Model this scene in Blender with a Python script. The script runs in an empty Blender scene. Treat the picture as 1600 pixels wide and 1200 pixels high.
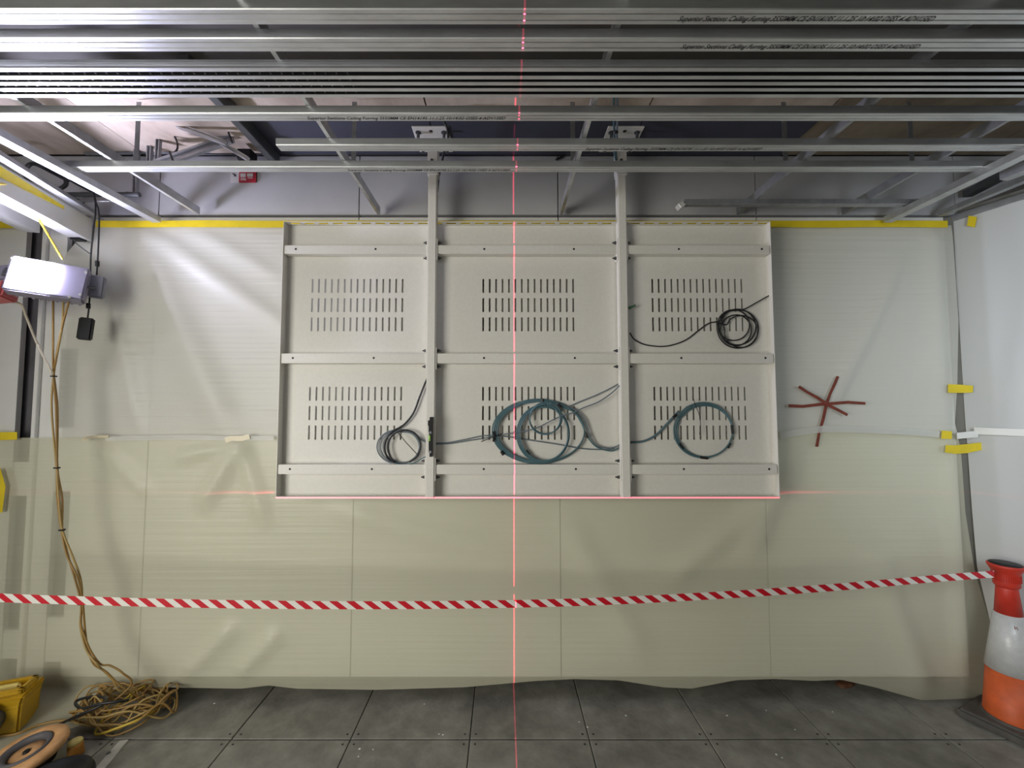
import bpy, bmesh, math, random
from mathutils import Vector, Matrix
from math import sin, cos, pi, radians

random.seed(7)
S = bpy.context.scene
COL = S.collection

# ------------------------------------------------------------------ camera
F, P, CX, H = 660.0, radians(3.08), 787.0, 1.67
cam_d = bpy.data.cameras.new('camera')
cam = bpy.data.objects.new('camera', cam_d)
COL.objects.link(cam)
cam.location = (0, 0, H)
cam.rotation_euler = (pi / 2 + P, 0, 0)
cam_d.sensor_width = 36.0
cam_d.lens = F / 1600.0 * 36.0
cam_d.shift_x = (800.0 - CX) / 1600.0
cam_d.clip_start = 0.02
S.camera = cam

# ------------------------------------------------------------------ world, lights, exposure
w = bpy.data.worlds.new('world'); S.world = w
w.use_nodes = True
w.node_tree.nodes['Background'].inputs[0].default_value = (0.86, 0.88, 0.80, 1)
w.node_tree.nodes['Background'].inputs[1].default_value = 0.07
S.view_settings.view_transform = 'Standard'
S.view_settings.look = 'None'
S.view_settings.gamma = 1.0
S.view_settings.use_curve_mapping = False
S.view_settings.exposure = 0.0


def area_light(name, loc, aim, size, power, color, size_y=None, spread=180):
    d = bpy.data.lights.new(name, 'AREA')
    d.energy = power; d.color = color; d.size = size; d.spread = radians(spread)
    if size_y:
        d.shape = 'RECTANGLE'; d.size_y = size_y
    o = bpy.data.objects.new(name, d); COL.objects.link(o)
    o.location = loc
    o.rotation_euler = (Vector(aim) - Vector(loc)).to_track_quat('-Z', 'Y').to_euler()
    return o


area_light('site_lamp_left_of_camera', (-3.0, -0.9, 1.45), (0.7, 2.4, 0.85), 1.9, 58, (1.0, 0.975, 0.88), spread=125)
area_light('cool_light_right_of_camera', (1.9, 0.3, 1.9), (3.35, 1.9, 1.7), 0.7, 12.5, (0.82, 0.91, 1.0), spread=110)  # cool light onto the right wall, its source out of view
area_light('room_glow', (0.2, -2.5, 1.5), (0.2, 2.4, 1.0), 2.6, 10, (1.0, 0.97, 0.86))


def laser_level(name, loc, power):
    """cross line laser: a point lamp that only sends light out in one upright and one level sheet"""
    d = bpy.data.lights.new(name, 'POINT')
    d.energy = power; d.shadow_soft_size = 0.0
    d.use_nodes = True
    nt = d.node_tree
    em = [n for n in nt.nodes if n.type == 'EMISSION'][0]
    tc = nt.nodes.new('ShaderNodeTexCoord')
    sep = nt.nodes.new('ShaderNodeSeparateXYZ')
    nt.links.new(tc.outputs['Normal'], sep.inputs[0])

    def near(sock, width):
        a = nt.nodes.new('ShaderNodeMath'); a.operation = 'ABSOLUTE'
        nt.links.new(sock, a.inputs[0])
        b = nt.nodes.new('ShaderNodeMath'); b.operation = 'LESS_THAN'
        nt.links.new(a.outputs[0], b.inputs[0]); b.inputs[1].default_value = width
        return b.outputs[0]
    v = near(sep.outputs[0], 0.0015)
    h = near(sep.outputs[2], 0.0017)
    # the housing lets the light out only to the front
    fr = nt.nodes.new('ShaderNodeMath'); fr.operation = 'MAXIMUM'
    ax_ = nt.nodes.new('ShaderNodeMath'); ax_.operation = 'ABSOLUTE'; nt.links.new(sep.outputs[0], ax_.inputs[0])
    mr = nt.nodes.new('ShaderNodeMapRange'); nt.links.new(ax_.outputs[0], mr.inputs[0])      # the level fan fades to its sides
    mr.inputs[1].default_value = 0.50; mr.inputs[2].default_value = 0.64; mr.inputs[3].default_value = 1.0; mr.inputs[4].default_value = 0.13
    hm = nt.nodes.new('ShaderNodeMath'); hm.operation = 'MULTIPLY'
    nt.links.new(h, hm.inputs[0]); nt.links.new(mr.outputs[0], hm.inputs[1])
    nt.links.new(v, fr.inputs[0]); nt.links.new(hm.outputs[0], fr.inputs[1])
    nt.links.new(fr.outputs[0], em.inputs['Strength'])
    em.inputs['Color'].default_value = (1.0, 0.05, 0.13, 1)
    o = bpy.data.objects.new(name, d); COL.objects.link(o)
    o.location = loc
    return o


# ------------------------------------------------------------------ pixel -> place helpers
CP, SP = cos(P), sin(P)


def ray(px, py):
    a = (px - CX) / F; b = (600.0 - py) / F
    return Vector((a, CP - b * SP, SP + b * CP))


def at(px, py, Y):
    r = ray(px, py); k = Y / r.y
    return Vector((r.x * k, Y, H + r.z * k))


def at_z(px, py, z):
    r = ray(px, py); k = (z - H) / r.z
    return Vector((r.x * k, r.y * k, z))


def on_plane(px, py, p0, n):
    r = ray(px, py)
    k = (p0 - Vector((0, 0, H))).dot(n) / r.dot(n)
    return Vector((0, 0, H)) + r * k


# ------------------------------------------------------------------ materials
MATS = {}


def mat(name, color, rough=0.5, metal=0.0, noise=0.0, scale=20.0, bump=0.0, bscale=None, stretch=(1, 1, 1),
        color2=None, emit=None, spec=0.5):
    m = bpy.data.materials.new(name); m.use_nodes = True
    nt = m.node_tree
    b = nt.nodes['Principled BSDF']
    b.inputs['Base Color'].default_value = (*color, 1)
    b.inputs['Roughness'].default_value = rough
    b.inputs['Metallic'].default_value = metal
    b.inputs['Specular IOR Level'].default_value = spec
    if emit:
        b.inputs['Emission Color'].default_value = (*emit[0], 1)
        b.inputs['Emission Strength'].default_value = emit[1]
    tc = nt.nodes.new('ShaderNodeTexCoord')
    mp = nt.nodes.new('ShaderNodeMapping'); mp.inputs['Scale'].default_value = stretch
    nt.links.new(tc.outputs['Object'], mp.inputs[0])
    if noise > 0 or color2:
        n = nt.nodes.new('ShaderNodeTexNoise'); n.inputs['Scale'].default_value = scale
        n.inputs['Detail'].default_value = 5; n.inputs['Roughness'].default_value = 0.6
        nt.links.new(mp.outputs[0], n.inputs['Vector'])
        r = nt.nodes.new('ShaderNodeValToRGB')
        c2 = color2 or tuple(max(0, c * (1 - noise)) for c in color)
        c1 = color if color2 else tuple(min(1, c * (1 + noise * 0.5)) for c in color)
        r.color_ramp.elements[0].position = 0.34; r.color_ramp.elements[0].color = (*c2, 1)
        r.color_ramp.elements[1].position = 0.66; r.color_ramp.elements[1].color = (*c1, 1)
        nt.links.new(n.outputs['Fac'], r.inputs[0])
        nt.links.new(r.outputs[0], b.inputs['Base Color'])
    if bump > 0:
        n2 = nt.nodes.new('ShaderNodeTexNoise'); n2.inputs['Scale'].default_value = bscale or scale
        n2.inputs['Detail'].default_value = 4
        nt.links.new(mp.outputs[0], n2.inputs['Vector'])
        bp = nt.nodes.new('ShaderNodeBump'); bp.inputs['Strength'].default_value = bump
        bp.inputs['Distance'].default_value = 0.01
        nt.links.new(n2.outputs['Fac'], bp.inputs['Height'])
        nt.links.new(bp.outputs[0], b.inputs['Normal'])
    MATS[name] = m
    return m


mat('white_paint', (0.76, 0.74, 0.69), 0.42, noise=0.03, scale=60, bump=0.03, bscale=350)
mat('board_white', (0.74, 0.74, 0.72), 0.55, noise=0.05, scale=3)
mat('wall_dark', (0.20, 0.19, 0.165), 0.7, noise=0.1, scale=5)  # darker grey for the right wall and the corner behind the sheets
mat('soffit_brown_shaded', (0.30, 0.24, 0.17), 0.8, color2=(0.17, 0.13, 0.09), scale=3.5, bump=0.2, bscale=18)  # browner slabs, with the shade at the right put into their colour
mat('board_grey', (0.46, 0.46, 0.48), 0.55, noise=0.06, scale=3)
mat('dark_gap', (0.035, 0.035, 0.04), 0.8, noise=0.2, scale=8)
mat('slot_grey', (0.10, 0.095, 0.105), 0.6, noise=0.2, scale=6)
mat('floor_tile', (0.262, 0.256, 0.222), 0.55, noise=0.30, scale=7, bump=0.12, bscale=45)
mat('floor_dark', (0.02, 0.02, 0.02), 0.9)
mat('screw_dark', (0.02, 0.02, 0.02), 0.6)
mat('galvanised', (0.60, 0.61, 0.62), 0.42, metal=0.88, noise=0.16, scale=18, bump=0.025, bscale=60, stretch=(0.25, 1, 1))
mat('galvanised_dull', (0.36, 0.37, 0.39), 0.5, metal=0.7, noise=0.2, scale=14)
mat('dark_steel', (0.11, 0.115, 0.12), 0.5, metal=0.5, noise=0.2, scale=12)
mat('ink', (0.04, 0.04, 0.045), 0.6)
mat('soffit_dark', (0.05, 0.045, 0.04), 0.8, noise=0.2, scale=3)
mat('soffit_concrete', (0.70, 0.60, 0.50), 0.8, color2=(0.40, 0.32, 0.25), scale=3.5, bump=0.2, bscale=18, stretch=(1, 0.5, 1))
mat('soffit_blue', (0.055, 0.058, 0.085), 0.6, noise=0.15, scale=3)
mat('yellow_tape', (0.78, 0.60, 0.02), 0.4, noise=0.10, scale=8)
mat('brown_tape', (0.20, 0.035, 0.015), 0.45, noise=0.25, scale=30)
mat('black_rubber', (0.012, 0.012, 0.014), 0.45)
mat('black_plastic', (0.010, 0.010, 0.012), 0.45, spec=0.3)
mat('grey_plastic', (0.22, 0.22, 0.26), 0.4)
mat('teal_cable', (0.085, 0.165, 0.195), 0.4)
mat('grey_cable', (0.15, 0.19, 0.22), 0.4)
mat('tan_cable', (0.34, 0.20, 0.055), 0.45, noise=0.15, scale=8)
mat('tan_cable_light', (0.42, 0.29, 0.10), 0.45)
mat('white_cable', (0.62, 0.56, 0.44), 0.45)
mat('yellow_cable', (0.62, 0.44, 0.05), 0.4)
mat('copper', (0.50, 0.25, 0.15), 0.4)
mat('yellow_plastic', (0.60, 0.36, 0.015), 0.4, noise=0.15, scale=10)
mat('yellow_pale', (0.75, 0.62, 0.22), 0.4)
mat('tan_plastic', (0.62, 0.34, 0.15), 0.5, noise=0.25, scale=16)
mat('orange_plastic', (0.50, 0.21, 0.03), 0.4)
mat('cone_orange', (0.66, 0.115, 0.025), 0.5, noise=0.18, scale=12, bump=0.05, bscale=60)
mat('cone_red', (0.55, 0.035, 0.018), 0.45, noise=0.15, scale=12)
mat('cone_base', (0.095, 0.088, 0.078), 0.75, noise=0.35, scale=14, bump=0.15, bscale=50)
mat('cone_sleeve', (0.56, 0.56, 0.55), 0.32, noise=0.10, scale=24, bump=0.12, bscale=90, spec=0.7)
mat('lamp_housing', (0.30, 0.28, 0.36), 0.4, metal=0.3)
mat('lamp_red', (0.55, 0.13, 0.13), 0.4)
mat('lamp_lens', (0.9, 0.9, 0.95), 0.2, emit=((0.74, 0.74, 1.0), 560))
mat('vial_green', (0.35, 0.60, 0.15), 0.2)
mat('sign_red', (0.42, 0.02, 0.04), 0.4)
mat('sign_white', (0.62, 0.60, 0.60), 0.4)
mat('green_plastic', (0.05, 0.16, 0.07), 0.4)
mat('brown_scrap', (0.13, 0.055, 0.025), 0.7, noise=0.2, scale=30)
mat('steel_light', (0.62, 0.61, 0.58), 0.45, metal=0.15, noise=0.15, scale=20)
mat('white_tape', (0.80, 0.80, 0.76), 0.35)
mat('beige_tape', (0.66, 0.58, 0.40), 0.35)


def sheet_mat(name, color, cover, rib):
    """milky polythene: part see-through, part diffuse and translucent, fine level ribs"""
    m = bpy.data.materials.new(name); m.use_nodes = True
    nt = m.node_tree; nt.nodes.remove(nt.nodes['Principled BSDF'])
    out = nt.nodes['Material Output']
    g = nt.nodes.new('ShaderNodeBsdfPrincipled')
    g.inputs['Base Color'].default_value = (*color, 1); g.inputs['Roughness'].default_value = 0.38
    t = nt.nodes.new('ShaderNodeBsdfTranslucent'); t.inputs[0].default_value = (*color, 1)
    tr = nt.nodes.new('ShaderNodeBsdfTransparent'); tr.inputs[0].default_value = (0.97, 0.97, 0.95, 1)
    m1 = nt.nodes.new('ShaderNodeMixShader'); m1.inputs[0].default_value = 0.25
    m2 = nt.nodes.new('ShaderNodeMixShader'); m2.inputs[0].default_value = cover
    nt.links.new(g.outputs[0], m1.inputs[1]); nt.links.new(t.outputs[0], m1.inputs[2])
    nt.links.new(tr.outputs[0], m2.inputs[1]); nt.links.new(m1.outputs[0], m2.inputs[2])
    nt.links.new(m2.outputs[0], out.inputs[0])
    tc = nt.nodes.new('ShaderNodeTexCoord')
    wv = nt.nodes.new('ShaderNodeTexNoise')
    mp = nt.nodes.new('ShaderNodeMapping'); mp.inputs['Scale'].default_value = (0.7, 0.7, 42)
    nt.links.new(tc.outputs['Object'], mp.inputs[0]); nt.links.new(mp.outputs[0], wv.inputs['Vector'])
    wv.inputs['Scale'].default_value = 1.0; wv.inputs['Detail'].default_value = 3
    bp = nt.nodes.new('ShaderNodeBump'); bp.inputs['Strength'].default_value = rib; bp.inputs['Distance'].default_value = 0.012
    nt.links.new(wv.outputs['Fac'], bp.inputs['Height'])
    nt.links.new(bp.outputs[0], g.inputs['Normal'])
    MATS[name] = m
    return m


sheet_mat('sheet_upper', (0.80, 0.79, 0.72), 0.72, 0.42)
sheet_mat('sheet_lower', (0.82, 0.80, 0.62), 0.56, 0.32)
sheet_mat('sheet_right', (0.82, 0.83, 0.82), 0.88, 0.05)


sheet_mat('clear_tape', (0.86, 0.86, 0.84), 0.42, 0.0)


def stripe_mat():
    m = bpy.data.materials.new('barrier_stripes'); m.use_nodes = True
    nt = m.node_tree; b = nt.nodes['Principled BSDF']; b.inputs['Roughness'].default_value = 0.35
    uv = nt.nodes.new('ShaderNodeUVMap'); uv.uv_map = 'UVMap'
    sep = nt.nodes.new('ShaderNodeSeparateXYZ'); nt.links.new(uv.outputs[0], sep.inputs[0])
    ma = nt.nodes.new('ShaderNodeMath'); ma.operation = 'MULTIPLY_ADD'
    nt.links.new(sep.outputs[1], ma.inputs[0]); ma.inputs[1].default_value = 0.62
    nt.links.new(sep.outputs[0], ma.inputs[2])
    fr = nt.nodes.new('ShaderNodeMath'); fr.operation = 'FRACT'; nt.links.new(ma.outputs[0], fr.inputs[0])
    gt = nt.nodes.new('ShaderNodeMath'); gt.operation = 'GREATER_THAN'; nt.links.new(fr.outputs[0], gt.inputs[0])
    gt.inputs[1].default_value = 0.5
    mx = nt.nodes.new('ShaderNodeMix'); mx.data_type = 'RGBA'
    mx.inputs[6].default_value = (0.80, 0.79, 0.74, 1); mx.inputs[7].default_value = (0.58, 0.008, 0.022, 1)
    nt.links.new(gt.outputs[0], mx.inputs[0]); nt.links.new(mx.outputs[2], b.inputs['Base Color'])
    MATS['barrier_stripes'] = m


stripe_mat()

def dirty_tiles():
    nt = MATS['floor_tile'].node_tree; b = nt.nodes['Principled BSDF']
    g_ = nt.nodes.new('ShaderNodeNewGeometry')
    n = nt.nodes.new('ShaderNodeTexNoise'); n.inputs['Scale'].default_value = 2.3; n.inputs['Detail'].default_value = 6; n.inputs['Roughness'].default_value = 0.65
    nt.links.new(g_.outputs['Position'], n.inputs['Vector'])
    r = nt.nodes.new('ShaderNodeMapRange'); nt.links.new(n.outputs['Fac'], r.inputs[0])
    r.inputs[1].default_value = 0.35; r.inputs[2].default_value = 0.68; r.inputs[3].default_value = 0.72; r.inputs[4].default_value = 1.22
    src = b.inputs['Base Color'].links[0].from_socket
    m = nt.nodes.new('ShaderNodeVectorMath'); m.operation = 'SCALE'
    nt.links.new(src, m.inputs[0]); nt.links.new(r.outputs[0], m.inputs['Scale'])
    nt.links.new(m.outputs[0], b.inputs['Base Color'])


dirty_tiles()

# ------------------------------------------------------------------ object helpers


def link(name, me, parent=None):
    o = bpy.data.objects.new(name, me); COL.objects.link(o)
    if parent is not None:
        o.parent = parent
        o.matrix_parent_inverse = world_of(parent).inverted()
    return o


def world_of(o):
    m = Matrix.LocRotScale(o.location, o.rotation_euler, o.scale)
    if o.parent is not None:
        return world_of(o.parent) @ o.matrix_parent_inverse @ m
    return m


def obj(name, bm, m, parent=None, smooth=False):
    me = bpy.data.meshes.new(name)
    bmesh.ops.recalc_face_normals(bm, faces=bm.faces)
    bm.to_mesh(me); bm.free()
    ms = m if isinstance(m, (list, tuple)) else [m]
    for x in ms:
        me.materials.append(MATS[x])
    if smooth:
        for p in me.polygons:
            p.use_smooth = True
    return link(name, me, parent)


def tag(o, label=None, cat=None, group=None, kind=None):
    if label: o['label'] = label
    if cat: o['category'] = cat
    if group: o['group'] = group
    if kind: o['kind'] = kind
    return o


def thing(name, loc, label, cat, group=None):
    o = bpy.data.objects.new(name, None); COL.objects.link(o)
    o.location = loc; o.empty_display_size = 0.05
    return tag(o, label, cat, group)


def add_box(bm, lo, hi, M=None, mi=0):
    x0, y0, z0 = lo; x1, y1, z1 = hi
    vs = [bm.verts.new((M @ Vector(c)) if M else c) for c in
          ((x0, y0, z0), (x1, y0, z0), (x1, y1, z0), (x0, y1, z0), (x0, y0, z1), (x1, y0, z1), (x1, y1, z1), (x0, y1, z1))]
    fs = []
    for f in ((3, 2, 1, 0), (4, 5, 6, 7), (0, 1, 5, 4), (1, 2, 6, 5), (2, 3, 7, 6), (3, 0, 4, 7)):
        fc = bm.faces.new([vs[i] for i in f]); fc.material_index = mi; fs.append(fc)
    return vs


def box(name, lo, hi, m, parent=None, bevel=0.0, M=None, seg=1):
    bm = bmesh.new(); add_box(bm, lo, hi, M)
    if bevel > 0:
        bmesh.ops.bevel(bm, geom=bm.edges[:], offset=bevel, segments=seg, affect='EDGES', profile=0.7)
    return obj(name, bm, m, parent)


def add_cyl(bm, p0, p1, r, n=12, r2=None, mi=0):
    p0, p1 = Vector(p0), Vector(p1)
    ax = (p1 - p0).normalized()
    u = ax.orthogonal().normalized(); v = ax.cross(u)
    r2 = r if r2 is None else r2
    a = [bm.verts.new(p0 + (u * cos(2 * pi * i / n) + v * sin(2 * pi * i / n)) * r) for i in range(n)]
    b = [bm.verts.new(p1 + (u * cos(2 * pi * i / n) + v * sin(2 * pi * i / n)) * r2) for i in range(n)]
    for i in range(n):
        f = bm.faces.new((a[i], a[(i + 1) % n], b[(i + 1) % n], b[i])); f.material_index = mi
    f = bm.faces.new(a[::-1]); f.material_index = mi
    f = bm.faces.new(b); f.material_index = mi


def add_lathe(bm, prof, M, n=32, cap=True, sx=1.0, sy=1.0):
    rings = []
    for r, z in prof:
        rings.append([bm.verts.new(M @ Vector((r * cos(2 * pi * i / n) * sx, r * sin(2 * pi * i / n) * sy, z))) for i in range(n)])
    for a, b in zip(rings, rings[1:]):
        for i in range(n):
            bm.faces.new((a[i], a[(i + 1) % n], b[(i + 1) % n], b[i]))
    if cap:
        bm.faces.new(rings[0][::-1]); bm.faces.new(rings[-1])


def spline(pts, sub=8, closed=False):
    pts = [Vector(p) for p in pts]
    n = len(pts); out = []
    segs = n if closed else n - 1
    for i in range(segs):
        if closed:
            p0, p1, p2, p3 = pts[(i - 1) % n], pts[i], pts[(i + 1) % n], pts[(i + 2) % n]
        else:
            p1, p2 = pts[i], pts[i + 1]
            p0 = pts[i - 1] if i > 0 else p1 * 2 - p2
            p3 = pts[i + 2] if i + 2 < n else p2 * 2 - p1
        for k in range(sub):
            t = k / sub; t2 = t * t; t3 = t2 * t
            out.append(0.5 * ((2 * p1) + (p2 - p0) * t + (2 * p0 - 5 * p1 + 4 * p2 - p3) * t2 + (3 * p1 - p0 - 3 * p2 + p3) * t3))
    if not closed:
        out.append(pts[-1])
    return out


def add_tube(bm, pts, r, n=7, mi=0):
    pts = [Vector(p) for p in pts]
    q = [pts[0]]
    for p in pts[1:]:
        if (p - q[-1]).length > 1e-5: q.append(p)
    pts = q
    t0 = (pts[1] - pts[0]).normalized()
    u = t0.orthogonal().normalized()
    rings = []
    for i, p in enumerate(pts):
        a = pts[max(0, i - 1)]; b = pts[min(len(pts) - 1, i + 1)]
        t = (b - a)
        t = t.normalized() if t.length > 1e-9 else t0
        u = (u - t * u.dot(t))
        u = u.normalized() if u.length > 1e-6 else t.orthogonal().normalized()
        v = t.cross(u)
        rings.append([bm.verts.new(p + (u * cos(2 * pi * k / n) + v * sin(2 * pi * k / n)) * r) for k in range(n)])
    for a, b in zip(rings, rings[1:]):
        for k in range(n):
            f = bm.faces.new((a[k], a[(k + 1) % n], b[(k + 1) % n], b[k])); f.material_index = mi; f.smooth = True
    bm.faces.new(rings[0][::-1]).material_index = mi; bm.faces.new(rings[-1]).material_index = mi


def tube(name, pts, r, m, parent=None, sub=8, n=7, raw=False):
    bm = bmesh.new(); add_tube(bm, pts if raw else spline(pts, sub), r, n)
    return obj(name, bm, m, parent)


def beam(name, p0, p1, prof, m, parent=None, up=Vector((0, 0, 1))):
    """closed profile (side, up) swept from p0 to p1"""
    p0, p1 = Vector(p0), Vector(p1)
    ax = (p1 - p0).normalized(); side = up.cross(ax).normalized(); u = ax.cross(side)
    bm = bmesh.new()
    a = [bm.verts.new(p0 + side * s + u * z) for s, z in prof]
    b = [bm.verts.new(p1 + side * s + u * z) for s, z in prof]
    n = len(prof)
    for i in range(n):
        bm.faces.new((a[i], a[(i + 1) % n], b[(i + 1) % n], b[i]))
    bm.faces.new(a[::-1]); bm.faces.new(b)
    return obj(name, bm, m, parent)


def ribbon(name, pts, ups, m, parent=None, thick=0.0015, normal=Vector((0, -1, 0)), uv=None):
    """flat strip: centre points and half-width vectors; real thickness"""
    bm = bmesh.new()
    lay = bm.loops.layers.uv.new('UVMap') if uv else None
    L = []
    d = 0.0
    for i, (p, h) in enumerate(zip(pts, ups)):
        if i: d += (Vector(p) - Vector(pts[i - 1])).length
        p = Vector(p); h = Vector(h); nn = normal * thick
        L.append((bm.verts.new(p + h + nn), bm.verts.new(p - h + nn), bm.verts.new(p - h), bm.verts.new(p + h), d))
    def face(vs, us):
        f = bm.faces.new(vs)
        if lay:
            for lp, c in zip(f.loops, us): lp[lay].uv = c
    for a, b in zip(L, L[1:]):
        ua, ub = (a[4] / uv, b[4] / uv) if uv else (0, 0)
        face((a[0], a[1], b[1], b[0]), ((ua, 1), (ua, 0), (ub, 0), (ub, 1)))
        face((a[2], a[3], b[3], b[2]), ((ua, 0), (ua, 1), (ub, 1), (ub, 0)))
        face((a[1], a[2], b[2], b[1]), ((ua, 0),) * 2 + ((ub, 0),) * 2)
        face((a[3], a[0], b[0], b[3]), ((ua, 1),) * 2 + ((ub, 1),) * 2)
    bm.faces.new(L[0][:4]); bm.faces.new(L[-1][:4][::-1])
    return obj(name, bm, m, parent)


def strip_px(name, pxs, width_px, place, m, parent=None, normal=Vector((0, -1, 0)), jag=0.0):
    """tape strip along a line on a surface; place(px,py) gives the point"""
    pts, ups = [], []
    for i, (x, y) in enumerate(pxs):
        a = pxs[max(0, i - 1)]; b = pxs[min(len(pxs) - 1, i + 1)]
        dx, dy = b[0] - a[0], b[1] - a[1]; l = math.hypot(dx, dy)
        nx, ny = -dy / l, dx / l
        k = width_px / 2 * (1 + random.uniform(-jag, jag))
        c = place(x, y)
        pts.append(c); ups.append(place(x - nx * k, y - ny * k) - c)
    return ribbon(name, pts, ups, m, parent, normal=normal)


def lerp(a, b, t): return a + (b - a) * t


def curve_at(tab, t):
    """piecewise linear table [(t, v)...]"""
    if t <= tab[0][0]: return tab[0][1]
    for (a, va), (b, vb) in zip(tab, tab[1:]):
        if t <= b: return va + (vb - va) * (t - a) / (b - a)
    return tab[-1][1]


# ================================================================== SETTING
YW = 2.523           # face of the back wall boards
ZG = 2.795           # underside of the furring grid
ZC = 3.215           # soffit

# floor: dark base, square access tiles on it
fl = box('floor', (-4.6, -3.0, -0.12), (4.6, 3.3, -0.034), 'floor_dark')
tag(fl, kind='structure')


def make_tile():
    bm = bmesh.new()
    g = 0.0022; gy = 0.0045
    add_box(bm, (-0.3 + g, -0.3 + gy, -0.032), (0.3 - g, 0.3 - gy, 0.0))
    bmesh.ops.bevel(bm, geom=[e for e in bm.edges if all(v.co.z > -0.001 for v in e.verts)], offset=0.0025, segments=1, affect='EDGES')
    for sx in (-1, 1):
        for sy in (-1, 1):
            add_cyl(bm, (sx * 0.272, sy * 0.268, -0.002), (sx * 0.272, sy * 0.268, 0.0008), 0.006, 8, mi=1)
    return bm


tile0 = None
for i in range(-7, 8):
    for j in range(-3, 3):
        cx_, cy_ = -0.170 + 0.6 * i + 0.3, 2.218 + 0.6 * j + 0.3
        if tile0 is None:
            o = obj('floor_tile', make_tile(), ['floor_tile', 'screw_dark'], fl); tile0 = o
        else:
            o = tile0.copy(); COL.objects.link(o)
        o.location = (cx_, cy_, random.uniform(-0.0008, 0.0008))
        o.rotation_euler = (random.uniform(-1, 1) * 0.0012, random.uniform(-1, 1) * 0.0012, random.choice((0, pi)))

# back wall: dark core with a kick recess, boards fixed in front of it
wb = box('wall_back', (-4.6, 2.80, -0.1), (4.6, 2.95, 3.6), 'dark_gap')
tag(wb, kind='structure')
jx = [-3.30, -2.11, -0.885, 0.333, 1.545, 2.765, 3.5]
zb0, zb1 = 0.115, at(600, 339.5, YW).z
zu0, zu1 = at(600, 335.5, YW).z, ZC - 0.004
core = box('wall_core', (-4.6, YW + 0.05, zb0), (4.6, 2.80, 3.4), 'slot_grey', wb)
g = 0.003
cols = [(-4.5, -2.905), (-2.79, -2.655), (-2.56, -2.11), (-2.11, -0.885), (-0.885, 0.333), (0.333, 1.545), (1.545, 2.69), (2.69, 3.6)]
for a, b in cols:
    box('wall_board', (a + g, YW, zb0), (b - g, YW + 0.03, zb1), 'board_white' if a < 2.6 else 'wall_dark', wb, bevel=0.0012)
for a, b in [(-4.5, -3.30), (-3.30, -2.11), (-2.11, -0.885), (-0.885, 0.333), (0.333, 1.545), (1.545, 2.765), (2.765, 3.6)]:
    box('wall_board', (a + g, YW, zu0), (b - g, YW + 0.03, zu1), 'board_grey', wb, bevel=0.0012)
# jamb post and infill pieces in the two upright slots at the left
box('jamb', (-2.79, YW - 0.022, zb0), (-2.765, YW, zb1), 'board_white', wb, bevel=0.003)
for y0, y1 in ((400, 545), (668, 768), (965, 1035)):
    box('slot_infill', (-2.655, YW + 0.004, at(100, y1, YW).z), (-2.56, YW + 0.03, at(100, y0, YW).z), 'board_white', wb)
for y0, y1 in ((722, 775), (985, 1030)):
    box('slot_infill', (-2.905, YW + 0.004, at(100, y1, YW).z), (-2.79, YW + 0.03, at(100, y0, YW).z), 'board_white', wb)

# right wall, turned outwards
WR0 = Vector((2.768, 2.53, 0)); WRA = radians(21)
WRD = Vector((sin(WRA), -cos(WRA), 0)); WRN = Vector((-cos(WRA), -sin(WRA), 0))
Mr = Matrix.Translation(WR0) @ Matrix.Rotation(WRA - pi / 2, 4, 'Z')
wr = box('wall_right', (-0.1, -0.0, -0.1), (1.7, 0.12, 2.87), 'wall_dark', M=Mr)
tag(wr, kind='structure')
box('trim_strip', (-0.02, -0.03, 2.80), (1.7, 0.0, 2.84), 'galvanised_dull', wr, bevel=0.002, M=Mr)

# ceiling slab with the dark soffit panels
ce = box('ceiling', (-4.6, -1.0, ZC + 0.10), (4.6, 3.2, ZC + 0.3), 'dark_gap')
tag(ce, kind='structure')
xa = at_z(437, 242, ZC).x
xs = [-4.4, -3.2, -2.2, xa - 0.02]
for a, b in zip(xs, xs[1:]):
    box('soffit_slab', (a + 0.004, 1.90, ZC + random.uniform(0.0, 0.012)), (b - 0.004, 2.516, ZC + 0.11), 'soffit_concrete', ce)
for a, b in ((xa, -0.4), (-0.4, 0.75), (0.75, 1.70)):
    box('soffit_panel', (a + 0.003, 2.20, ZC - 0.006), (b - 0.003, 2.515, ZC + 0.10), 'soffit_blue', ce)
    box('soffit_slab', (a + 0.004, 1.90, ZC + random.uniform(0.0, 0.012)), (b - 0.004, 2.195, ZC + 0.11), 'soffit_concrete', ce)
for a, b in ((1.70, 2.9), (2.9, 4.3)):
    box('soffit_slab', (a + 0.004, 1.90, ZC + 0.0), (b - 0.004, 2.515, ZC + 0.11), 'soffit_brown_shaded', ce)
box('soffit_band', (-4.4, 0.1, ZC - 0.02), (4.4, 1.89, ZC + 0.10), 'soffit_dark', ce)  # plain dark band over the front part of the soffit
box('soffit_edge', (xa - 0.035, 1.75, ZC - 0.075), (xa + 0.012, 2.50, ZC - 0.006), 'dark_steel', ce, bevel=0.004)

# ================================================================== CEILING GRID
def furring_prof(wd=0.05, ht=0.029, fl_=0.011, t=0.0012):
    h = wd / 2
    outer = [(-h + fl_, ht), (-h, ht), (-h + 0.002, 0.003), (-h + 0.004, 0), (-h * 0.45, 0), (-h * 0.38, 0.0015), (-h * 0.30, 0),
             (h * 0.30, 0), (h * 0.38, 0.0015), (h * 0.45, 0), (h - 0.004, 0), (h - 0.002, 0.003), (h, ht), (h - fl_, ht)]
    inner = [(x + (t if x < 0 else -t) * (1 if z < ht or abs(x) == h else 0), z + (t if z < ht else -t)) for x, z in outer[::-1]]
    return outer + inner


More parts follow.
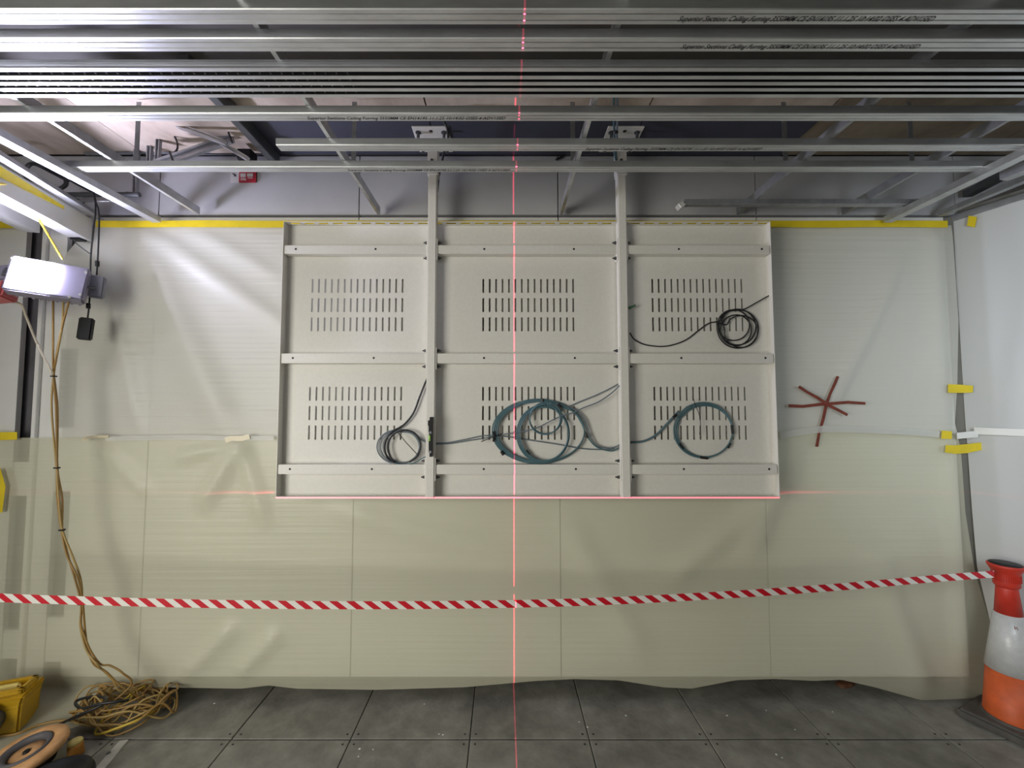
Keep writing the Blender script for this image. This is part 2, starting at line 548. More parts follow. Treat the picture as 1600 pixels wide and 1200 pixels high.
def furring(x0, x1, ybot_px, label, wd=0.05, text=None, ybot=None):
    """one channel; ybot_px is where the far lower edge shows at the middle of the room"""
    Yf = at_z(CX, ybot_px, ZG).y
    Yc = Yf - wd / 2
    r = thing('ceiling_furring', (x0, Yc, ZG), label, 'metal channel', 'galvanised furring channels of the ceiling grid')
    beam('channel', (x0, Yc, ZG), (x1, Yc, ZG), furring_prof(wd), 'galvanised', r)
    if text:
        px0, px1, hpx = text
        d = bpy.data.curves.new('lettering', 'FONT')
        d.body = 'Superior Sections Ceiling Furring 3550MM CE EN14195 11.1.25 10:14:02 OSES 4 ADV15ED'
        d.size = 1.0; d.shear = 0.45; d.resolution_u = 2; d.offset = 0.012
        tmp = bpy.data.objects.new('tmp', d); COL.objects.link(tmp)
        bpy.context.view_layer.update()
        me = bpy.data.meshes.new_from_object(tmp.evaluated_get(bpy.context.evaluated_depsgraph_get()))
        bpy.data.objects.remove(tmp)
        xs_ = [v.co.x for v in me.vertices]; ys_ = [v.co.y for v in me.vertices]
        wa, ha = max(xs_) - min(xs_), max(ys_) - min(ys_)
        A = at_z(px0, ybot_px, ZG).x; B = at_z(px1, ybot_px, ZG).x
        sx = (B - A) / wa; sy = hpx * wd / ha
        for v in me.vertices:
            v.co = Vector((A + (v.co.x - min(xs_)) * sx, Yc + 0.006 - (v.co.y - sum(ys_) / len(ys_)) * sy, ZG - 0.0006))
        me.materials.clear(); me.materials.append(MATS['ink'])
        me.name = 'lettering'
        link('lettering', me, r)
    return r


XL, XR = -2.9, 3.0
furring(-2.6, 2.6, 40, 'wide galvanised furring channel nearest the camera, printed with black lettering at its right', 0.054, (1055, 1448, 0.42))
furring(-2.6, 2.6, 82, 'printed galvanised furring channel second from the camera, in front of the narrow channel bundle', 0.054, (1060, 1426, 0.40))
furring(-2.9, 2.9, 190, 'full width furring channel just behind the narrow bundle, lettering left of centre', 0.05, (483, 790, 0.45))
furring(at_z(440, 237, ZG).x, at_z(1592, 237, ZG).x, 237, 'furring channel across the two hanging posts, starting at the dark soffit edge', 0.05, (913, 1186, 0.45))
furring(at_z(104, 269.5, ZG).x, at_z(1548, 269.5, ZG).x, 269.5, 'furring channel farthest back, crossing just above the open post tops', 0.05, (545, 797, 0.45))
# short loose one close to the wall at the right
o_ = thing('ceiling_furring', at(1062, 322, 2.36), 'short furring channel with a bright cut end above the right part of the frame', 'metal channel',
           'galvanised furring channels of the ceiling grid')
A = at_z(1066, 324, ZG + 0.004); B = at_z(1436, 324, ZG + 0.004)
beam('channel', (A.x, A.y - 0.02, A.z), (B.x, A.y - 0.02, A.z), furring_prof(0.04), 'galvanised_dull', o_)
box('cut_end', (A.x - 0.035, A.y - 0.045, A.z - 0.006), (A.x, A.y + 0.004, A.z + 0.024), 'steel_light', o_, bevel=0.004,
    M=Matrix.Translation((A.x, A.y, A.z)) @ Matrix.Rotation(radians(-35), 4, 'Y') @ Matrix.Translation((-A.x, -A.y, -A.z)))

# bundle of narrow channels standing side by side
names_ = ['frontmost', 'second', 'middle', 'fourth', 'rearmost']
for k, yb in enumerate((111.5, 123.5, 133.0, 142.5, 152.0)):
    Yf = at_z(CX, yb, ZG).y
    r = thing('narrow_channel', (-2.8, Yf, ZG), '%s of the five narrow bright channels bundled side by side across the ceiling' % names_[k], 'metal channel',
              'five narrow channels bundled side by side')
    pr = [(-0.0075, 0.0), (0.0075, 0.0), (0.0075, 0.030), (-0.0075, 0.030), (-0.0075, 0.0288), (0.0063, 0.0288), (0.0063, 0.0012), (-0.0075, 0.0012)]
    if k == 0:
        beam('channel', (-2.9, Yf - 0.006, ZG), (2.9, Yf - 0.006, ZG), [(-0.0075, 0), (0.0075, 0), (0.0075, 0.03), (-0.0075, 0.03), (-0.0065, 0.024), (-0.0075, 0.022), (-0.0065, 0.016), (-0.0075, 0.014), (-0.0065, 0.008), (-0.0075, 0.006)], 'galvanised', r)
    else:
        beam('flange', (-2.9, Yf - 0.006, ZG), (2.9, Yf - 0.006, ZG), [(-0.0075, 0), (0.0075, 0), (0.0075, 0.0015), (-0.0075, 0.0015)], 'galvanised', r)
        beam('web', (-2.9, Yf - 0.006, ZG), (2.9, Yf - 0.006, ZG), [(0.002, 0.0015), (0.0075, 0.0015), (0.0075, 0.032), (0.002, 0.032)], 'black_rubber', r)  # web coloured black to give the shade in the gaps
    # punched tabs bent out of the web
    bm = bmesh.new()
    for i in range(60):
        x = -2.75 + i * 0.0375
        add_box(bm, (x, Yf - 0.009, ZG + 0.014), (x + 0.005, Yf - 0.004, ZG + 0.0152))
    t_ = obj('punched_tab', bm, 'galvanised', r); tag(t_, kind='stuff')

# primary channels running towards the wall
prim = [(75, 195, 310, 335.5, 'primary channel running to the wall left of the red sign, brightly lit along its edge'),
        (494, 187, 592, 335.5, 'primary channel running to the wall left of the left hanging post'),
        (906, 189, 877, 335.5, 'steep primary channel running to the wall between the two hanging posts'),
        (1327, 190, 1153, 335.5, 'primary channel running to the wall above the right end of the mounting frame'),
        (1575, 192, 1317, 335.5, 'primary channel running to the wall left of the right hand edge channel')]
for x0, y0, x1, y1, lab in prim:
    zp = ZG + 0.030
    B = at_z(x1, y1, zp); B.y = min(B.y, YW - 0.004)
    r = thing('primary_channel', (B.x, B.y, zp), lab, 'metal channel', 'primary channels running front to back over the grid')
    pr = [(-0.008, 0), (0.008, 0), (0.008, 0.045), (-0.008, 0.045), (-0.008, 0.043), (0.0065, 0.043), (0.0065, 0.002), (-0.008, 0.002)]
    if x1 > CX: pr = [(-a, b) for a, b in pr][::-1]
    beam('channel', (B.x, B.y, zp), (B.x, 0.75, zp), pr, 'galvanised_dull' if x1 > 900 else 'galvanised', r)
    # hanger straps up to the soffit
    for yy in (2.05, 1.2):
        box('hanger', (B.x - 0.012, yy, zp + 0.02), (B.x + 0.012, yy + 0.002, ZC - 0.01), 'galvanised_dull', r)
# edge carriers
for (x1, y1, lab, sg) in ((245, 340, 'bright edge channel running to the wall beside the floodlight, dazzlingly lit', -1),
                          (1387, 340, 'edge channel at the right end of the grid carrying the furring ends', 1)):
    zp = ZG - 0.004
    B = at_z(x1, y1, zp); B.y = min(B.y, YW - 0.03)
    r = thing('edge_channel', (B.x, B.y, zp), lab, 'metal channel', 'edge channels at both ends of the grid')
    pr = [(-0.025, 0), (0.025, 0), (0.025, 0.034), (0.0235, 0.034), (0.0235, 0.0015), (-0.0235, 0.0015), (-0.0235, 0.034), (-0.025, 0.034)]
    beam('channel', (B.x, B.y, zp - 0.030), (B.x, 0.75, zp - 0.030), pr, 'galvanised', r)

# ================================================================== MOUNTING FRAME
YF, YP = 2.350, 2.405     # front of the flanges, face of the back plate
xl = (at(443, 346, YF).x + at(432, 778, YF).x) / 2
xr = (at(1203, 346, YF).x + at(1218, 778, YF).x) / 2
zt, zbm = at(800, 346.5, YF).z, at(800, 778, YF).z
fr = thing('mounting_frame', ((xl + xr) / 2, YP, zbm), 'wide white steel back tray with slotted plate, rails and two posts hung from the soffit', 'display frame')
# plate with real slots
slots_x = []
for (pa, pb, qa, qb) in ((488.4, 629, 484.3, 626.8), (754.8, 895.5, 755.0, 896.8), (1018.8, 1158, 1023, 1164)):
    a = (at(pa, 447, YP).x + at(qa, 615, YP).x) / 2; b = (at(pb, 447, YP).x + at(qb, 615, YP).x) / 2
    for k in range(15):
        c = a + (b - a) * k / 14; slots_x.append((c - 0.0050, c + 0.0050))
slots_z = []
for ya, yb in ((436, 457.5), (466, 487.5), (496, 517.5), (604.5, 626), (634.5, 656.5), (665, 687)):
    slots_z.append((at(800, yb, YP).z, at(800, ya, YP).z))
slots_z.sort()
ex = [xl] + [v for s in slots_x for v in s] + [xr]
ez = [zbm] + [v for s in slots_z for v in s] + [zt]
bm = bmesh.new()
YB = YP + 0.002
vf = [[bm.verts.new((x, YP, z)) for z in ez] for x in ex]
vb = [[bm.verts.new((x, YB, z)) for z in ez] for x in ex]
def hole(i, j): return 0 <= i < len(ex) - 1 and 0 <= j < len(ez) - 1 and i % 2 == 1 and j % 2 == 1
for i in range(len(ex) - 1):
    for j in range(len(ez) - 1):
        c = ((i, j), (i + 1, j), (i + 1, j + 1), (i, j + 1))
        if hole(i, j):
            for k in range(4):
                p, q = c[k], c[(k + 1) % 4]
                bm.faces.new((vf[p[0]][p[1]], vf[q[0]][q[1]], vb[q[0]][q[1]], vb[p[0]][p[1]]))
        else:
            bm.faces.new([vf[a][b] for a, b in c]); bm.faces.new([vb[a][b] for a, b in c][::-1])
obj('back_plate', bm, 'white_paint', fr)
t = 0.002
box('flange', (xl - t, YF, zbm - t), (xl, YB, zt + t), 'white_paint', fr)
box('flange', (xr, YF, zbm - t), (xr + t, YB, zt + t), 'white_paint', fr)
box('flange', (xl, YF, zbm - 0.004), (xr, YF + 0.002, zbm + 0.007), 'white_paint', fr)
box('flange', (xl, YF + 0.002, zbm - 0.004), (xr, YB, zbm - 0.001), 'white_paint', fr)
# slotted top flange: strips between long slots
bm = bmesh.new()
n = 34; pit = (xr - xl) / n
add_box(bm, (xl, YF, zt), (xr, YF + 0.014, zt + t)); add_box(bm, (xl, YB - 0.022, zt), (xr, YB, zt + t))
for k in range(n):
    add_box(bm, (xl + k * pit, YF + 0.014, zt), (xl + k * pit + pit * 0.32, YB - 0.022, zt + t))
obj('flange', bm, 'white_paint', fr)

# posts
PW = 0.049
YPF, YPB = 2.340, 2.392
posts = []
for pxt, pxb, lab in ((675.6, 671.3, 0), (970.5, 980.8, 1)):
    xp = (at(pxt, 300, YPF).x + at(pxb, 775, YPF).x) / 2
    zp1 = at(pxt, 270, YPF).z
    bm = bmesh.new()
    add_box(bm, (xp - PW / 2, YPF, zbm + 0.002), (xp + PW / 2, YPB, zp1))
    bmesh.ops.bevel(bm, geom=[e for e in bm.edges if abs(e.verts[0].co.z - e.verts[1].co.z) > 0.1], offset=0.004, segments=2, affect='EDGES')
    po = obj('post', bm, 'white_paint', fr)
    box('post_rim', (xp - PW / 2 - 0.004, YPF - 0.003, zp1 - 0.012), (xp + PW / 2 + 0.0065, YPB + 0.003, zp1 + 0.001), 'white_paint', po, bevel=0.002)
    bm = bmesh.new(); add_box(bm, (xp - 0.030, YPF - 0.004, zp1 + 0.001), (xp + 0.030, YPB + 0.004, ZC - 0.014))
    bmesh.ops.bevel(bm, geom=[e for e in bm.edges if abs(e.verts[0].co.z - e.verts[1].co.z) > 0.1], offset=0.004, segments=2, affect='EDGES')
    sl = obj('hanger_sleeve', bm, 'white_paint', fr)
    for zz in (0.07, 0.14):
        bm = bmesh.new(); add_cyl(bm, (xp - 0.004, YPF - 0.011, zp1 + zz), (xp - 0.004, YPF - 0.004, zp1 + zz), 0.009, 6)
        obj('bolt', bm, 'dark_steel', sl)
    # plate on the soffit
    yc = (YPF + YPB) / 2
    cpz = ZC - 0.014
    cp_ = box('ceiling_plate', (xp - 0.10, yc - 0.13, cpz), (xp + 0.10, yc + 0.10, ZC - 0.006), 'white_paint', fr, bevel=0.002)
    for dx in (-0.072, 0.072):
        for dy in (-0.085, 0.06):
            bm = bmesh.new()
            add_cyl(bm, (xp + dx, yc + dy, cpz - 0.004), (xp + dx, yc + dy, cpz + 0.001), 0.016, 12)
            add_cyl(bm, (xp + dx, yc + dy, cpz - 0.030), (xp + dx, yc + dy, cpz - 0.004), 0.009, 6)
            obj('anchor_bolt', bm, 'dark_steel', cp_)
    bm = bmesh.new(); add_cyl(bm, (xp, yc - 0.095, cpz - 0.0015), (xp, yc - 0.095, cpz + 0.001), 0.010, 12)
    obj('bolt_hole', bm, 'screw_dark', cp_)
    posts.append((xp, po))

# rails and their brackets
YRF = 2.352
for (ya, yb, yc) in ((383, 396.3, 0), (552.3, 567.5, 0), (726.0, 741.0, 0)):
    z1, z0 = at(800, ya, YRF).z, at(800, yb, YRF).z
    xa_, xb_ = posts[0][0], posts[1][0]
    spans = ((xl + 0.006, xa_ - PW / 2 - 0.0065), (xa_ + PW / 2 + 0.0065, xb_ - PW / 2 - 0.0065), (xb_ + PW / 2 + 0.0065, xr - 0.006))
    for si, (a, b) in enumerate(spans):
        bm = bmesh.new(); add_box(bm, (a, YRF, z0), (b, YP - 0.0005, z1))
        bmesh.ops.bevel(bm, geom=[e for e in bm.edges if abs(e.verts[0].co.x - e.verts[1].co.x) > 0.1], offset=0.003, segments=2, affect='EDGES')
        ra = obj('rail', bm, 'white_paint', fr)
        L_ = b - a
        hs = (0.08, 0.64) if si == 0 else (0.26, 0.76) if si == 1 else (0.36, 0.945)
        for hx in hs:
            bm = bmesh.new(); xx = a + L_ * hx; zz = (z0 + z1) / 2 + 0.002
            add_cyl(bm, (xx, YRF - 0.0006, zz), (xx, YRF + 0.004, zz), 0.0062, 12)
            obj('screw_hole', bm, 'screw_dark', ra)
    for xp, po in posts:
        for sg in (-1, 1):
            xe = xp + sg * PW / 2
            zc_ = (z0 + z1) / 2
            BT = 0.006
            lo = (min(xe, xe + sg * BT), YPF + 0.006, zc_ - 0.062); hi = (max(xe, xe + sg * BT), YP - 0.004, zc_ + 0.062)
            br = box('bracket', lo, hi, 'white_paint', fr, bevel=0.001)
            for dz in (-0.045, 0.045):
                bm = bmesh.new()
                x0 = xe + sg * BT; yy = YPF + 0.030
                add_cyl(bm, (x0, yy, zc_ + dz), (x0 + sg * 0.004, yy, zc_ + dz), 0.010, 12)
                add_cyl(bm, (x0 + sg * 0.004, yy, zc_ + dz), (x0 + sg * 0.012, yy, zc_ + dz), 0.0085, 6)
                add_cyl(bm, (x0 + sg * 0.012, yy, zc_ + dz), (x0 + sg * 0.022, yy, zc_ + dz), 0.0045, 8)
                obj('bolt', bm, 'dark_steel', br)

# ------------------------------------------------------------------ cables on the frame
YCB = YP - 0.008


def px_path(pts, Y):
    return [at(x, y, Y if len(p) == 0 else p[0]) for (x, y, *p) in pts]


def arc_px(cx_, cy_, rx, ry, a0, a1, n=14, ph=0.0):
    """ellipse arc in picture degrees, 0 = right, 90 = down"""
    return [(cx_ + rx * cos(radians(lerp(a0, a1, k / n)) + ph), cy_ + ry * sin(radians(lerp(a0, a1, k / n)) + ph)) for k in range(n + 1)]


# black coil, upper right bay
p = [(984, 520), (992, 531), (1010, 539), (1040, 541), (1070, 532), (1093, 515), (1108, 505)]
path = px_path(p, YCB)
turns = [(1153, 514, 32, 30), (1146, 508, 25, 24), (1158, 518, 26, 25), (1152, 511, 29, 28), (1150, 516, 24, 24)]
for k, (a, b, rx, ry) in enumerate(turns):
    path += px_path(arc_px(a, b, rx, ry, 205 - 0, 205 + 345, 16), YCB - 0.004 - 0.003 * (k % 3))
path += px_path([(1135, 488), (1160, 484), (1180, 474), (1202, 461.5)], YCB - 0.012)
r = thing('black_cable_coil', at(1153, 540, YCB), 'black cable coiled in the upper right bay with one loose end up right', 'cable')
tube('cable', path, 0.0036, 'black_rubber', r, sub=4, n=7)
# short plug end peeping out beside the post
r = thing('cable_gland', at(986, 479, YCB), 'small green cable end poking out beside the right post above the rail', 'cable end')
bm = bmesh.new(); add_cyl(bm, at(984, 481, 2.37), at(992.5, 477, 2.37), 0.006, 10); add_cyl(bm, at(983, 481.5, 2.37), at(986, 480, 2.37), 0.009, 10)
obj('plug', bm, 'green_plastic', r)

# teal coil, lower right bay
path = px_path([(984, 692), (1005, 690), (1025, 680), (1043, 662), (1058, 645)], YCB - 0.006)
for k in range(3):
    path += px_path(arc_px(1100 + (k - 1) * 1.2, 673 + (k - 1) * 0.8, 46.0 - k * 1.4, 43.0 - k * 1.5, 215, 565, 22), YCB - 0.010 + 0.004 * k)
r = thing('teal_cable_coil', at(1100, 716, YCB), 'single ring of teal cable in the lower right bay', 'cable')
tube('cable', path, 0.0042, 'teal_cable', r, sub=4)
path = px_path([(984, 690.5), (1005, 688.5), (1025, 678.5), (1042, 661), (1060, 642)], YCB + 0.003)
tube('second_cable', path, 0.0036, 'grey_cable', r, sub=6)
for (a, b) in (((1143.5, 664), (1145, 678)), ((1141, 692), (1137, 700)), ((1052, 652), (1057, 648)), ((1062, 693), (1068, 701)), ((1094, 714.5), (1106, 716))):
    bm = bmesh.new(); add_cyl(bm, at(*a, YCB - 0.009), at(*b, YCB - 0.009), 0.0075, 10); obj('tape_wrap', bm, 'black_rubber', r)
tube('tie_tail', px_path([(1084, 624), (1087, 634), (1091, 643), (1094, 655), (1094.5, 667), (1093, 679)], YCB - 0.020), 0.0018, 'black_rubber', r)

# big teal coils, lower middle bay
r = thing('large_teal_cable_coil', at(845, 724, YCB), 'large overlapping loops of teal cable in the lower middle bay', 'cable')
path = []
for k in range(4):
    path += px_path(arc_px(843 + (k - 1.5) * 1.3, 674, 72 - k * 1.3, 50 - k * 1.0, -110, 245, 26), YCB - 0.006 - 0.003 * k)
tube('cable', path, 0.0042, 'teal_cable', r, sub=3)
path = []
for k in range(3):
    path += px_path(arc_px(848.5 + k * 0.8, 678, 41 - k * 1.6, 45 - k * 1.6, -60, 295, 24), YCB - 0.018 - 0.003 * k)
tube('inner_loop', path, 0.0042, 'teal_cable', r, sub=3)
path = []
for k in range(3):
    path += px_path(arc_px(853 - k * 0.9, 653 + k * 1.2, 25.5 - k * 0.8, 24.5 - k * 0.6, -80, 275, 20), YCB - 0.026 - 0.003 * k)
tube('small_loop', path, 0.0034, 'teal_cable', r, sub=3)
tube('right_tail', px_path([(875, 632), (898, 640), (913, 655), (920, 675), (930, 694), (948, 700), (962, 698), (973, 692)], YCB - 0.012), 0.0042, 'grey_cable', r)
tube('right_tail', px_path([(872, 634), (895, 643), (908, 660), (917, 681), (932, 698), (953, 704.5), (965, 701), (973, 694)], YCB - 0.006), 0.0042, 'teal_cable', r)
tube('top_tail', px_path([(972, 596), (955, 606), (930, 618), (905, 628), (885, 637), (870, 645)], YCB - 0.006), 0.0032, 'grey_cable', r)
tube('top_tail', px_path([(972, 598), (957, 613), (935, 628), (912, 637), (895, 645), (880, 649), (860, 658), (840, 668), (818, 674), (785, 679)], YCB - 0.030), 0.0034, 'grey_cable', r)
tube('left_tail', px_path([(676, 692.5), (700, 691.5), (730, 686), (755, 681), (785, 681.5), (830, 688), (870, 694), (910, 701), (945, 702.5), (960, 701)], YCB - 0.002), 0.0034, 'grey_cable', r)
tube('left_tail', px_path([(676, 694), (703, 693), (735, 688), (760, 684), (776, 681)], YCB + 0.001), 0.0034, 'grey_cable', r)
bm = bmesh.new(); add_tube(bm, px_path([(752, 690), (768, 683.5), (784, 678)], YCB - 0.028), 0.0026); add_tube(bm, px_path([(771, 690), (772, 682), (771, 674)], YCB - 0.022), 0.006)
obj('cable_tie', bm, 'black_rubber', r)
for a, b in (((847.5, 623), (848, 634)), ((783, 705), (787, 711)), ((872, 631), (877, 636)), ((915.5, 677), (916, 684)), ((822, 704), (827, 711))):
    bm = bmesh.new(); add_cyl(bm, at(*a, YCB - 0.016), at(*b, YCB - 0.016), 0.0082, 10); obj('tape_wrap', bm, 'black_rubber', r)

# black coil, lower left bay, with a grey loop under it
r = thing('black_and_grey_cable_coil', at(626, 725, YCB), 'thick black cable hanging into a coil with thin grey loops in the lower left bay', 'cable')
path = px_path([(668, 590), (662, 604), (655, 622), (648, 641), (640, 654), (628, 666)], YCB - 0.010)
path += px_path([(612, 675), (603, 688), (601, 702), (606, 716), (616, 724)], YCB - 0.014)
tube('black_cable', path, 0.0056, 'black_rubber', r, sub=6)
path = px_path([(616, 723.5), (609, 712), (606, 698), (610, 684), (621, 675), (634, 672), (648, 677), (656, 689), (656.5, 701), (651, 713), (640, 722)], YCB - 0.022)
tube('black_loop', path, 0.0052, 'black_rubber', r, sub=6)
path = []
for k in range(3):
    path += px_path(arc_px(622 + k * 3.0, 698, 33 - k * 2.5, 26.5 - k * 0.8, -80, 275, 20), YCB - 0.003 - 0.002 * k)
tube('grey_loop', path, 0.0036, 'grey_cable', r, sub=3)
tube('grey_tail', px_path([(620, 674), (640, 676), (654, 684), (664, 690), (673, 692)], YCB - 0.006), 0.005, 'grey_cable', r)
tube('grey_tail', px_path([(610, 722), (628, 726), (648, 723), (658, 717), (668, 712.5)], YCB - 0.030), 0.0032, 'teal_cable', r)
tube('tie_tail', px_path([(622, 676), (636, 693), (654, 712)], YCB - 0.034), 0.0022, 'black_rubber', r)
bm = bmesh.new(); add_cyl(bm, at(613, 723, YCB - 0.012), at(619, 726, YCB - 0.012), 0.008, 10); obj('copper_end', bm, 'copper', r)

# spirit level on the left post
xp = posts[0][0]
r = thing('spirit_level', at(671, 714, YPF), 'small black torpedo level with a green vial stuck upright on the left post', 'spirit level')
za, zb_ = at(672, 713, YPF).z, at(672, 651.5, YPF).z
x0, x1 = at(670.3, 680, YPF - 0.02).x, at(675.2, 680, YPF - 0.02).x
zz = [za, za + 0.02, za + 0.025, za + 0.105, za + 0.11, zb_ - 0.085, zb_ - 0.08, zb_ - 0.05, zb_ - 0.045, zb_ - 0.02, zb_ - 0.016, zb_]
off = [0.004, 0.004, 0.0, -0.002, 0.0, 0.0, -0.002, -0.002, -0.006, -0.006, 0.003, 0.003]
bm = bmesh.new()
rings = []
for z_, of in zip(zz, off):
    a = x0 + of
    rings.append([bm.verts.new(c) for c in ((a, YPF - 0.024, z_), (x1, YPF - 0.024, z_), (x1, YPF - 0.0005, z_), (a, YPF - 0.0005, z_))])
for a, b in zip(rings, rings[1:]):
    for k in range(4): bm.faces.new((a[k], a[(k + 1) % 4], b[(k + 1) % 4], b[k]))
bm.faces.new(rings[0]); bm.faces.new(rings[-1])
obj('body', bm, 'black_plastic', r)
vz = at(671, 684, YPF).z
bm = bmesh.new(); add_cyl(bm, (x0 + 0.004, YPF - 0.024, vz - 0.016), (x0 + 0.004, YPF - 0.024, vz + 0.016), 0.0065, 12)
obj('vial', bm, 'vial_green', r, True)
for dz in (0.030, -0.075):
    bm = bmesh.new(); add_cyl(bm, ((x0 + x1) / 2, YPF - 0.026, vz + dz), ((x0 + x1) / 2, YPF - 0.0235, vz + dz), 0.007, 12)
    obj('end_vial_window', bm, 'grey_plastic', r)

# cables and straps around the ceiling plates
r = thing('teal_drop_cable', at(961, 215, 2.3), 'pair of teal cables dropping past the right ceiling plate', 'cable')
tube('cable', [at(959, 150, 2.0), at(959, 180, 2.12), at(959.5, 205, 2.2), at(960, 222, 2.25), at(961, 245, 2.32), at(966, 262, 2.36)], 0.006, 'teal_cable', r)
tube('cable', [at(964, 150, 2.0), at(965, 180, 2.12), at(963.5, 205, 2.19), at(964, 222, 2.25), at(963, 245, 2.325), at(968, 262, 2.37)], 0.006, 'grey_cable', r)
bm = bmesh.new(); add_cyl(bm, at(961.5, 203, 2.19), at(962, 209, 2.2), 0.014, 10); obj('cable_tie', bm, 'black_rubber', r)
r = thing('black_drop_cable', at(690, 262, 2.36), 'black cable looping past the left ceiling plate and post top', 'cable')
tube('cable', [at(690, 183, 2.1), at(695, 192, 2.1), at(700, 206, 2.12), at(699, 222, 2.2), at(693, 240, 2.3), at(690, 258, 2.36), at(686, 272, 2.40), at(683, 300, 2.42)], 0.007, 'black_rubber', r)

# ================================================================== SHEETS OF POLYTHENE
YS = YW - 0.022


def bumpf(x, z, folds):
    d = 0.0
    for (ax, az, bx, bz, wd, amp) in folds:
        vx, vz = bx - ax, bz - az; L = math.hypot(vx, vz)
        s = ((x - ax) * vx + (z - az) * vz) / (L * L)
        dist = ((x - ax) * vz - (z - az) * vx) / L
        if -0.25 < s < 1.25:
            e = max(0.0, min(1.0, (s + 0.25) / 0.3)) * max(0.0, min(1.0, (1.25 - s) / 0.3))
            d += amp * e * math.exp(-(dist / wd) ** 2) * (1.0 + 0.6 * dist / wd)
    return d


def fold(p, q, wd, amp, place=None):
    pl = place or (lambda a, b: at(a, b, YS))
    a, b = pl(*p), pl(*q)
    return (a.x, a.z, b.x, b.z, wd, amp)


def sheet(name, x_edges, z_edges, nx, nz, m, label, folds, drape=None, Y0=YS, place=None):
    """x_edges: (left(px by v), right(px by v)); z_edges: (top py by u, bottom py by u)"""
    bm = bmesh.new(); G = []
    for j in range(nz + 1):
        row = []
        for i in range(nx + 1):
            u, v = i / nx, j / nz
            yt = curve_at(z_edges[0], u); yb = curve_at(z_edges[1], u)
            py = lerp(yt, yb, v)
            px = lerp(curve_at(x_edges[0], py), curve_at(x_edges[1], py), u)
            q = at(px, py, Y0)
            ed = min(1, v / 0.06, (1 - v) / 0.02 + 0.15)
            off = bumpf(q.x, q.z, folds) * ed
            off += 0.0035 * sin(q.x * 3.1 + 1.3 * sin(q.z * 2.2)) * ed
            row.append(bm.verts.new((q.x, Y0 - max(-0.012, off), q.z)))
        G.append(row)
    if drape:
        # carry the lower edge forward over the floor for the first columns
        n_dr, umax, f = drape
        for k in range(1, n_dr + 1):
            row = []
            for i in range(nx + 1):
                b = G[nz][i]; u = i / nx
                if u > umax: row.append(None); continue
                fw = f(u) * k / n_dr
                z = max(0.006, b.co.z * (1 - k / n_dr * 2.2)) + 0.003 * sin(u * 90 + k)
                row.append(bm.verts.new((b.co.x + 0.02 * k / n_dr, b.co.y - fw, max(0.004, z))))
            G.append(row)
    for a, b in zip(G, G[1:]):
        for i in range(nx):
            q = (a[i], a[i + 1], b[i + 1], b[i])
            if all(q): bm.faces.new(q)
    for f_ in bm.faces: f_.smooth = True
    o = obj(name, bm, m)
    for p_ in o.data.polygons: p_.use_smooth = True
    return tag(o, label, 'plastic sheet', 'polythene sheets taped over the walls')


redge = [(345, 1486), (500, 1497), (600, 1495), (660, 1491), (700, 1500), (800, 1508), (890, 1523), (970, 1546), (1100, 1562)]
up_folds = [fold((238, 360), (440, 500), 0.060, 0.020), fold((240, 400), (350, 640), 0.11, 0.028), fold((300, 352), (420, 420), 0.05, 0.012),
            fold((1395, 440), (1305, 625), 0.045, 0.024), fold((1420, 470), (1250, 640), 0.12, 0.008), fold((1460, 350), (1475, 660), 0.05, 0.02),
            fold((1240, 560), (1290, 660), 0.07, 0.005), fold((170, 420), (215, 640), 0.05, 0.02)]
sheet('polythene_sheet', ([(340, 150), (400, 100), (700, 88)], redge), ([(0, 352), (1, 352)], [(0, 690), (0.5, 688), (1, 683)]), 190, 60, 'sheet_upper',
      'upper milky polythene sheet behind the mounting frame, taped along the wall top with yellow tape', up_folds)
lo_folds = [fold((385, 690), (330, 780), 0.05, 0.034), fold((385, 690), (415, 800), 0.05, 0.022), fold((385, 688), (290, 715), 0.04, 0.026),
            fold((560, 800), (760, 850), 0.07, 0.022), fold((900, 830), (1000, 1000), 0.09, 0.02), fold((1240, 700), (1180, 850), 0.08, 0.03),
            fold((1180, 800), (1060, 900), 0.07, 0.022), fold((1480, 720), (1500, 1000), 0.05, 0.03), fold((170, 700), (230, 760), 0.05, 0.02),
            fold((300, 1040), (360, 980), 0.05, 0.03), fold((380, 1040), (430, 990), 0.05, 0.03), fold((1380, 900), (1440, 1060), 0.08, 0.03)]
low_edge = [(0, 1075), (0.07, 1076), (0.16, 1080), (0.19, 1078), (0.25, 1074), (0.32, 1076), (0.345, 1071), (0.37, 1076), (0.44, 1078), (0.52, 1074),
            (0.585, 1064), (0.62, 1061), (0.66, 1063), (0.70, 1074), (0.725, 1076), (0.765, 1063), (0.80, 1061), (0.835, 1064), (0.86, 1062), (0.89, 1074), (0.93, 1094), (0.965, 1092), (1, 1088)]
sheet('polythene_sheet', ([(690, -180), (1100, -180)], redge), ([(0, 684), (0.3, 684), (0.75, 684), (0.86, 672), (1, 680)], low_edge), 240, 60, 'sheet_lower',
      'lower milky polythene sheet hanging from mid wall to the floor behind the barrier tape', lo_folds,
      drape=(6, 0.245, lambda u: 0.42 if u < 0.15 else max(0.02, 0.42 * (0.245 - u) / 0.095)), Y0=YS - 0.012)

# sheets on the right wall
WR0s = WR0 + WRN * 0.022


def onr(px, py, off=0.0): return on_plane(px, py, WR0s + WRN * off, WRN)


